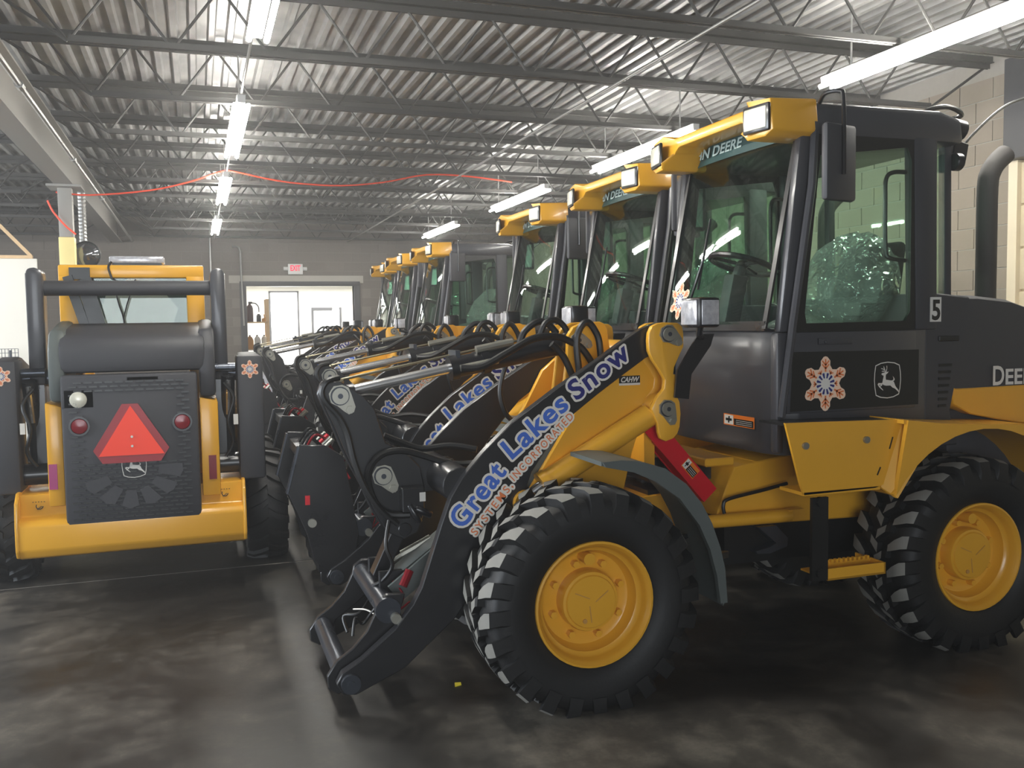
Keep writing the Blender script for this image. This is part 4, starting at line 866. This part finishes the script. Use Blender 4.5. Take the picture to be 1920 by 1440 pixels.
labels = ['second wheel loader of the row, immediately behind the loader numbered 5', 'third wheel loader of the row, its mirror in front of its visor lamp',
          'fourth wheel loader of the row, its whole dark cab side in view past the gap', 'fifth wheel loader of the row, second from the back wall', 'farthest wheel loader, beside the bright doorway in the back wall']
spots = [(0.20, 6.40), (0.27, 8.50), (0.25, 12.5), (0.25, 14.35), (0.36, 16.3)]
PMP = [(-1.345,0.70),(-1.265,1.01),(-1.10,1.0),(-0.985,0.92),(-0.93,0.62),(-0.90,0.40),(-0.94,0.15),(-1.06,0.12),(-1.19,0.25),(-1.235,0.43),(-1.29,0.57)]
second = copy_tree(LROOT)
pm = MB().box(-1.28, -0.40, 0.55, -1.20, 0.40, 0.63).build('plow_mount', 'black', second)      # black mounting frame hung on the couplers of all but the nearest machine
for sd in (-1, 1):
    MB().prism(PMP, 'y', sd*0.42, sd*0.385).build('mount_plate', 'black', pm, bevel=0.004, seg=1)
    MB().bar((-1.352, sd*0.40, 0.70), (-1.272, sd*0.40, 1.0), 0.07, 0.012, (1,0,0)).build('mount_edge', 'steel', pm)
    MB().cyl((-1.20, sd*0.41, 0.50), (-1.20, sd*0.445, 0.50), 0.028, 12).build('mount_pin', 'zinc', pm)
MB().box(-1.26, -0.39, 0.90, -1.12, 0.39, 0.97).build('mount_crossbar', 'black', pm)
MB().box(-1.16, -0.39, 0.16, -1.02, 0.39, 0.24).build('mount_crossbar', 'black', pm)
for k, (dv, mt_) in enumerate(((-0.2, 'hose'), (-0.05, 'hose'), (0.1, 'hose'), (-0.3, 'redlens'))):
    hose([(-1.22, dv, 0.95), (-1.16, dv-0.04, 1.06), (-1.08, dv, 1.02), (-1.0, dv+0.05, 0.88), (-0.93, dv, 0.75)], 0.009, mt_, pm, 'mount_hose')
    MB().cyl((-1.10, dv-0.1, 0.99), (-1.05, dv-0.12, 1.04), 0.014, 8).build('hose_coupler', 'red' if k == 1 else 'zinc', pm)
MB().box(-1.24, -0.43, 0.62, -1.21, -0.42, 0.68).build('mount_reflector', 'red', pm)
for i, ((dx, y), lb) in enumerate(zip(spots, labels)):
    c = second if i == 0 else copy_tree(second); c.location = (1.663+dx, y, 0); c['label'] = lb
q = MB().box(2.081, -0.617, 1.742, 2.154, -0.6, 1.875); n5 = q.build('number_plate', 'white', vp)
text_obj('lettering', '5', 0.150, 0.056, ('printblack',), n5, frame_mat((2.0895, -0.618, 1.755), *NEAR), bold=0.004)
wn = wdir.cross(Vector((0,1,0)))
snowflake(cab, Vector((wsu(0.37, 1.89)-0.008, 0.37, 1.89)), (0,-1,0), wdir, 0.115)

# ---------------------------------------------------------------- skid steer seen from behind
S = thing('skid_steer', 'skid steer loader seen from behind with an orange slow-moving triangle', 'skid steer', (-0.42, 6.3, 0))
q = MB().prism([(0.0,0.40),(0.0,0.555),(0.025,0.585),(0.09,0.60),(0.10,0.74),(0.60,0.74),(0.60,0.33),(0.10,0.33),(0.03,0.35)], 'x', -0.685, 0.685); q.build('rear_bumper', 'yellow', S, bevel=0.012)
for s in (-1, 1):
    q = MB().prism([(-0.004,0.40),(-0.004,0.56),(0.02,0.70),(0.09,0.755),(0.6,0.755),(0.6,0.34),(0.10,0.335),(0.02,0.355)], 'x', s*0.67, s*0.692); q.build('bumper_cap', 'yellow', S, bevel=0.006)
    q = MB()
    for k in range(5): q.box(s*0.56-0.04+k*0.016, 0.088, 0.69, s*0.56-0.032+k*0.016, 0.09, 0.694)
    q.tube([(s*0.56+0.02*math.cos(t*0.6+2.6), 0.088, 0.665+0.02*math.sin(t*0.6+2.6)) for t in range(7)], 0.003, 5); q.bar((s*0.56-0.014, 0.088, 0.644), (s*0.56+0.012, 0.088, 0.664), 0.004, 0.004); q.build('tie_down_mark', 'printblack', S)
DRX0, DRX1 = -0.40, 0.41
q = MB().box(DRX0, 0.0, 0.53, DRX1, 0.10, 1.49); dg = q.build('rear_door', 'charcoal_matte', S, bevel=0.02)
q = MB()
for r in range(34):
    z = 0.57+r*0.0262
    for k in range(12):
        x = DRX0+0.045+k*0.0605+(0.03 if r % 2 else 0)
        if x > DRX1-0.08: continue
        if abs(x+0.025-0.0) < 0.30 and z > 0.92 and z < 1.36: continue
        q.box(x, -0.006, z, x+0.046, 0.002, z+0.011)
o = q.build('grille_louvres', 'printblack', dg); o['kind'] = 'stuff'
for k in range(6):
    a0 = math.radians(200+k*28); a1 = a0+math.radians(20)
    pts = [(0.16*math.cos(a0), 0.90+0.16*math.sin(a0)), (0.30*math.cos(a0), 0.90+0.26*math.sin(a0)), (0.31*math.cos((a0+a1)/2), 0.90+0.275*math.sin((a0+a1)/2)), (0.30*math.cos(a1), 0.90+0.26*math.sin(a1)), (0.16*math.cos(a1), 0.90+0.16*math.sin(a1))]
    q = MB().prism(pts, 'y', -0.009, 0.0); q.build('grille_pad', 'charcoal_matte', dg)
stag(dg, (0.01, -0.010, 0.905), *NEAR, 0.085)
# slow-moving triangle
def tri_poly(cx, cz, w_, h_, cut):
    return [(cx-w_/2+cut*0.5, cz), (cx+w_/2-cut*0.5, cz), (cx+w_/2, cz+cut*0.8), (cx+cut*0.45, cz+h_), (cx-cut*0.45, cz+h_), (cx-w_/2, cz+cut*0.8)]
q = MB().prism(tri_poly(0.0, 0.925, 0.45, 0.375, 0.105), 'y', -0.03, -0.022); sm = q.build('warning_triangle', 'smvred', S)
q = MB().prism([(-0.192,0.972),(0.196,0.972),(0.002,1.288)], 'y', -0.034, -0.0301); q.build('triangle_face', 'smv', sm)
for z in (1.09, 1.03):
    q = MB().cyl((0.005, -0.04, z), (0.005, -0.033, z), 0.008, 8); q.build('triangle_screw', 'zinc', sm)
for x in (-0.30, 0.31):
    q = MB().lathe([(0.062,0.0),(0.062,-0.012),(0.05,-0.012),(0.05,-0.006)], (x, 0.0, 1.168), 'y', 20); t_ = q.build('tail_lamp', 'black', S)
    q = MB().lathe([(0.05,-0.004),(0.045,-0.012),(0.02,-0.016),(0.0,-0.017)], (x, 0.0, 1.168), 'y', 20); q.build('lamp_lens', 'redlens', t_)
# engine cover
HC = [(0.02,1.50),(0.02,1.66),(0.06,1.72),(0.25,1.78),(0.60,1.82),(0.60,1.50)]
q = MB().prism(HC, 'x', -0.41, 0.47); ec = q.build('engine_cover', 'charcoal_matte', S, bevel=0.035)
for s, x in ((-1, -0.42), (1, 0.475)):
    q = MB().prism([(0.05,1.32),(0.02,1.50),(0.04,1.66),(0.12,1.77),(0.60,1.84),(0.60,1.32)], 'x', x-0.05, x+0.05); q.build('cover_cheek', 'fender' if s < 0 else 'charcoal_matte', ec, bevel=0.03)
q = MB().box(-0.40, 0.0, 1.27, -0.20, 0.05, 1.41); wl_ = q.build('lamp_housing', 'charcoal_matte', S, bevel=0.015)
q = MB().lathe([(0.052,0.005),(0.05,-0.008),(0.03,-0.016),(0.0,-0.018)], (-0.30, 0.0, 1.335), 'y', 20); q.build('work_lamp', 'lenswarm', wl_)
q = MB().box(-0.02, 0.0, 1.44, 0.18, 0.02, 1.475); q.build('cover_handle', 'printblack', ec, bevel=0.008)
warning_decal(S, (0.305, 0.012, 1.30), *NEAR, 0.075, 0.12, tall=True)
# yellow flanks with reflectors
for s, x0, x1, nm in ((-1, -0.50, -0.405, 'magenta'), (1, 0.42, 0.535, 'redlens')):
    q = MB().prism([(x0,0.66),(x0,1.32),(x1,1.29),(x1,0.66)], 'y', 0.06, 0.6); fk = q.build('side_frame', 'yellow', S, bevel=0.01)
    xm = x0+0.025 if s < 0 else (x0+x1)/2+0.005
    q = MB().box(xm-0.018, 0.052, 0.77, xm+0.03, 0.0605, 0.93); q.build('side_reflector', nm, fk)
# cab
q = MB()
q.box(-0.46, 0.62, 2.13, 0.48, 1.9, 2.22); q.box(-0.46, 0.62, 0.8, -0.33, 0.75, 2.15); q.box(0.36, 0.62, 0.8, 0.48, 0.75, 2.15); q.box(-0.46, 1.8, 0.6, -0.38, 1.9, 2.15); q.box(0.40, 1.8, 0.6, 0.48, 1.9, 2.15); q.box(-0.46, 0.64, 0.5, 0.48, 1.9, 1.2)
sc2 = q.build('operator_cab', 'yellow', S, bevel=0.012)
q = MB().box(-0.33, 0.66, 1.70, 0.36, 0.67, 2.13); q.build('rear_window', 'glass', sc2)
q = MB().bar((-0.40, 0.60, 2.14), (-0.28, 0.60, 1.72), 0.06, 0.05, (0,1,0)); q.bar((-0.30, 0.60, 2.12), (-0.20, 0.60, 1.72), 0.10, 0.05, (0,1,0)); q.box(-0.33, 0.63, 1.66, 0.40, 0.70, 1.72)
q.prism([(0.15,2.13),(0.40,2.13),(0.40,1.70),(0.24,1.70),(0.26,1.80),(0.30,1.92),(0.22,2.02)], 'y', 0.68, 0.70); q.prism([(-0.30,2.13),(-0.02,2.13),(-0.16,2.04),(-0.20,1.94),(-0.18,1.86),(-0.21,1.72),(-0.30,1.72)], 'y', 0.68, 0.70); q.build('window_frame', 'printblack', sc2)
q = MB().box(-0.39, 0.60, 2.12, -0.26, 0.62, 2.20); q.build('roof_vent', 'printblack', sc2)
q = MB().tube(smooth_path([(-0.10,0.59,2.12),(-0.09,0.59,1.98),(-0.055,0.59,1.84),(-0.06,0.59,1.72)], 4), 0.006, 6); q.tube([(0.03,0.59,2.12),(-0.03,0.59,1.95),(-0.06,0.59,1.84)], 0.005, 6); q.tube(smooth_path([(-0.12,0.60,2.24),(-0.14,0.59,2.2),(-0.12,0.59,2.12)], 4), 0.008, 6); q.build('light_bar_cable', 'hose', sc2)
for kk in range(3):
    pass
lbx = MB().box(-0.14, 0.66, 2.235, 0.22, 0.86, 2.285); lbo = lbx.build('light_bar', 'lens', S, bevel=0.012)
q = MB().box(-0.12, 0.66, 2.215, 0.20, 0.84, 2.238); q.build('light_bar_base', 'printblack', lbo)
# lift arms, links, tube across the back
q = MB().cyl((-0.54, 0.40, 2.05), (0.56, 0.40, 2.05), 0.050, 20); q.build('cross_tube', 'charcoal_matte', S)
for s in (-1, 1):
    q = MB().prism([(s*0.52,1.42),(s*0.515,2.14),(s*0.53,2.17),(s*0.56,2.18),(s*0.60,2.175),(s*0.615,2.14),(s*0.615,1.42)], 'y', 0.30, 0.50); q.build('lift_link', 'charcoal', S, bevel=0.018)
    q = MB().box(min(s*0.665, s*0.835), 0.14, 0.74, max(s*0.665, s*0.835), 0.42, 1.585); q.prism([(0.14,1.40),(0.16,1.585),(0.50,1.60),(2.3,1.2),(2.5,0.5),(2.3,0.4),(1.9,1.0),(0.50,1.30)], 'x', min(s*0.68, s*0.82), max(s*0.68, s*0.82)); la = q.build('lift_arm', 'charcoal_matte', S, bevel=0.02)
    snowflake(la, (s*0.75, 0.136, 1.49), *NEAR, 0.062)
    q = MB().cyl((s*0.50, 0.40, 1.46), (s*0.70, 0.40, 1.46), 0.055, 16); q.cyl((s*0.52, 0.30, 1.5), (s*0.66, 0.30, 1.5), 0.03, 12); q.build('pivot_pin', 'steel', S)
    q = MB().cyl((s*0.61, 0.25, 1.45), (s*0.60, 0.45, 0.80), 0.045, 14); q.cyl((s*0.52, 0.3, 0.84), (s*0.68, 0.3, 0.84), 0.07, 16); q.bar((s*0.56, 0.35, 1.42), (s*0.56, 0.35, 0.86), 0.06, 0.10, (0,1,0)); hc = q.build('lift_cylinder', 'black', S)
    q = MB().cyl((s*0.61, 0.22, 1.42), (s*0.605, 0.30, 1.18), 0.018, 10); q.build('cylinder_rod', 'chrome', hc)
    q = MB().tube(smooth_path([(s*0.58,0.2,1.40),(s*0.64,0.16,1.30),(s*0.60,0.15,1.15),(s*0.63,0.18,1.0),(s*0.58,0.2,0.9)], 4), 0.012, 8); q.build('hydraulic_hose', 'hose', hc)
    q = MB().box(s*0.645-0.012, 0.135, 1.12, s*0.645+0.018, 0.139, 1.19); q.build('cylinder_tag', 'white', hc)
# chassis and wheels
q = MB().box(-0.68, 0.5, 0.28, 0.68, 2.4, 0.72); q.build('chassis', 'yellow', S, bevel=0.02)
qs = MB(); n = 48
pr = [(0.22,-0.12),(0.26,-0.14),(0.34,-0.148),(0.385,-0.14),(0.40,-0.11),(0.402,0)]; pr += [(r, -h) for r, h in pr[-2::-1]]
qs.lathe(pr, (0,0,0), 'x', n)
for i in range(18):
    for sg in (-1, 1):
        a0 = 2*math.pi*(i+(0.5 if sg > 0 else 0))/18; st = []
        for (xx, ad, hw, rt, rb) in ((-0.15, 0, 0.024, 0.40, 0.36), (-0.11, 3, 0.026, 0.425, 0.38), (-0.05, 7, 0.022, 0.428, 0.39), (0.0, 12, 0.02, 0.428, 0.39)):
            for r, ww in ((rb, hw*1.2), (rt, hw), (rt, -hw), (rb, -hw*1.2)):
                a = a0+math.radians(ad)+ww/r; st.append((sg*xx, r*math.cos(a), r*math.sin(a)))
        fs = []
        for k in range(3): b = 4*k; fs += [(b, b+1, b+5, b+4), (b+1, b+2, b+6, b+5), (b+2, b+3, b+7, b+6)]
        qs.add(st, fs+[(0,3,2,1), (12,13,14,15)])
qs.v = [(x, y, max(z, -0.399)) for x, y, z in qs.v]
STY = qs.mesh('tyre', 'rubber', smooth=40)
SRM = MB().lathe([(0.225,-0.11),(0.235,-0.13),(0.22,-0.13),(0.20,-0.08),(0.18,-0.06),(0.08,-0.06),(0.07,-0.09),(0,-0.09)], (0,0,0), 'x', 32).mesh('wheel', 'yellow', smooth=30)
for yy in (1.05, 2.15):
    for s in (-1, 1):
        wo = link('wheel', SRM, S); wo.location = (s*0.875, yy, 0.40); wo.rotation_euler = (0, 0, 0 if s < 0 else math.pi); link('tyre', STY, wo)

# ---------------------------------------------------------------- other things
ex = tag(MB().box(1.965, 20.93, 2.965, 2.285, 20.985, 3.195).build('exit_sign', 'fixture', bevel=0.006), 'lit exit sign with two emergency lamps above the doorway', 'sign')
text_obj('lettering', 'EXIT', 0.17, 0.22, ('exitred',), ex, frame_mat((2.015, 20.927, 3.045), *NEAR), bold=0.005)
for s, x in ((-1, 1.915), (1, 2.335)):
    q = MB().cyl((x-0.045, 20.955, 3.09), (x+0.045, 20.955, 3.09), 0.042, 12); q.build('emergency_lamp', 'fixture', ex)
# shelf unit in the far room
sh = thing('shelf_unit', 'wooden shelf unit standing in the far room behind the doorway', 'shelf', (1.3, 21.8, 0))
for z in (0.65, 1.31, 1.93): MB().box(-0.32, -0.25, z-0.03, 0.24, 0.25, z).build('shelf_board', 'wood', sh)
for x in (0.20,):
    MB().box(x, -0.25, 0, x+0.07, -0.18, 2.44).build('shelf_post', 'wood', sh); MB().box(x, 0.18, 0, x+0.07, 0.25, 2.44).build('shelf_post', 'wood', sh)
MB().box(-0.34, -0.25, 0, -0.30, 0.25, 2.44).build('shelf_post', 'wood', sh)
ext = thing('fire_extinguisher', 'dark fire extinguisher with a hose on the upper shelf', 'fire extinguisher', (1.16, 21.75, 1.93))
MB().lathe([(0,0),(0.075,0),(0.075,0.30),(0.06,0.36),(0.03,0.39),(0.03,0.42),(0,0.42)], (0,0,0), 'z', 16).build('cylinder_body', 'extred', ext)
MB().tube(smooth_path([(0.02,0,0.42),(0.12,0,0.42),(0.19,-0.02,0.34),(0.20,-0.02,0.22)], 4), 0.014, 8).build('discharge_hose', 'hose', ext)
MB().box(-0.03, -0.02, 0.41, 0.06, 0.02, 0.46).build('valve_handle', 'black', ext)
tag(MB().box(1.30, 21.66, 1.93, 1.40, 21.80, 2.08).box(1.32, 21.68, 2.08, 1.38, 21.78, 2.11).build('battery_box', 'printblack', bevel=0.006), 'small black box beside the fire extinguisher on the upper shelf', 'box')
tag(MB().prism([(1.415,1.93),(1.53,1.93),(1.53,2.0),(1.50,2.02),(1.47,2.10),(1.455,2.10),(1.47,2.02),(1.415,2.0)], 'y', 21.66, 21.78).build('oil_jug', 'jug', bevel=0.01), 'tan low jug at the right end of the upper shelf', 'jug')
def jug(x, label, mat):
    t = thing('oil_jug', label, 'jug', (x, 21.72, 1.31), 'jugs on the lower shelf')
    MB().prism([(-0.07,0),(0.07,0),(0.07,0.20),(0.03,0.28),(-0.03,0.30),(-0.07,0.24)], 'y', -0.05, 0.05).build('jug_body', mat, t, bevel=0.015)
    MB().cyl((-0.01,0,0.28), (-0.01,0,0.32), 0.02, 10).build('jug_cap', 'printblack', t)
jug(1.15, 'tan jug at the left of the lower shelf', 'jug'); jug(1.31, 'pale grey jug in the middle of the lower shelf', 'jugwhite'); jug(1.465, 'whitest jug at the right end of the lower shelf', 'white')
tb = thing('folding_table', 'white table standing between the skid steer and the loader arms', 'table', (0.95, 18.2, 0))
MB().box(-0.30, -0.30, 0.86, 0.62, 0.45, 0.90).build('table_top', 'cloth', tb, bevel=0.008); MB().box(-0.28, -0.305, 0.56, 0.60, -0.295, 0.86).build('table_skirt', 'cloth', tb)
for x in (-0.25, 0.57):
    for y in (-0.26, 0.41): MB().cyl((x, y, 0), (x, y, 0.86), 0.02, 10).build('leg', 'zinc', tb)
bk = thing('bucket', 'red plastic bucket on the white table', 'bucket', (1.36, 18.2, 0.901))
MB().lathe([(0,0.002),(0.09,0.002),(0.115,0.19),(0.12,0.19),(0.12,0.20),(0.11,0.20),(0.086,0.01),(0,0.01)], (0,0,0), 'z', 20).build('bucket_body', 'bucket', bk)
MB().cyl((0.02,0,0.01), (0.03,0,0.30), 0.018, 8).build('brush_handle', 'jugwhite', bk)
tag(MB().lathe([(0,0),(0.04,0),(0.04,0.14),(0.02,0.17),(0.02,0.2),(0,0.2)], (1.16, 18.1, 0.901), 'z', 12).build('spray_bottle', 'jugwhite'), 'small pale bottle left of the red bucket', 'bottle')
# left bay: white partition with a wooden rail, diagonal brace, mesh rack
pt = thing('partition', 'white partition panel with a wooden top rail at the left edge', 'partition', (-4.2, 16.1, 0))
MB().box(-1.9, 0, 0, 1.86, 0.06, 2.92).build('panel', 'wallwhite', pt, bevel=0.004); MB().box(-1.9, -0.02, 2.92, 1.80, 0.08, 2.97).build('top_rail', 'wood', pt)
MB().bar((1.20, 0.03, 3.62), (1.78, 0.03, 2.96), 0.05, 0.04, (0,1,0)).build('diagonal_brace', 'wood', pt)
rk = MB()
for k in range(9): rk.box(-2.96+k*0.045, 15.7, 0.9, -2.952+k*0.045, 15.708, 1.52)
for k in range(10): rk.box(-2.96, 15.7, 0.95+k*0.063, -2.6, 15.708, 0.957+k*0.063)
rk.box(-2.72, 15.69, 0, -2.69, 15.72, 1.50); rk.box(-2.96, 15.69, 0, -2.94, 15.72, 0.92)
tag(rk.build('wire_rack', 'steel'), 'dark wire mesh rack in front of the white partition', 'rack')
cvx = thing('convex_mirror', 'round dark convex mirror hanging beside the yellow column', 'mirror', (-1.335, 13.2, 2.765))
MB().lathe([(0.0,-0.07),(0.08,-0.062),(0.14,-0.03),(0.165,0.0)], (0,0,0), 'y', 28).build('mirror_dome', 'dial', cvx)
MB().lathe([(0.165,-0.01),(0.18,-0.005),(0.18,0.03),(0.0,0.04)], (0,0,0), 'y', 28).build('mirror_rim', 'printblack', cvx)
dk = MB(); pp = [(-1.385, 13.45, 2.85+k*0.024) for k in range(33)]
dk.tube(pp, [0.045+0.006*(k % 2) for k in range(33)], 12)
tag(dk.build('flexible_duct', 'conduit', smooth=20), 'shiny corrugated metal duct hanging behind the convex mirror', 'duct')
tag(MB().prism([(1.13,4.225),(1.165,4.235),(1.17,4.262),(1.14,4.268)], 'z', 0.001, 0.006).build('yellow_scrap', 'yellowbit'), 'tiny yellow scrap lying on the floor before the front tyre', 'scrap')
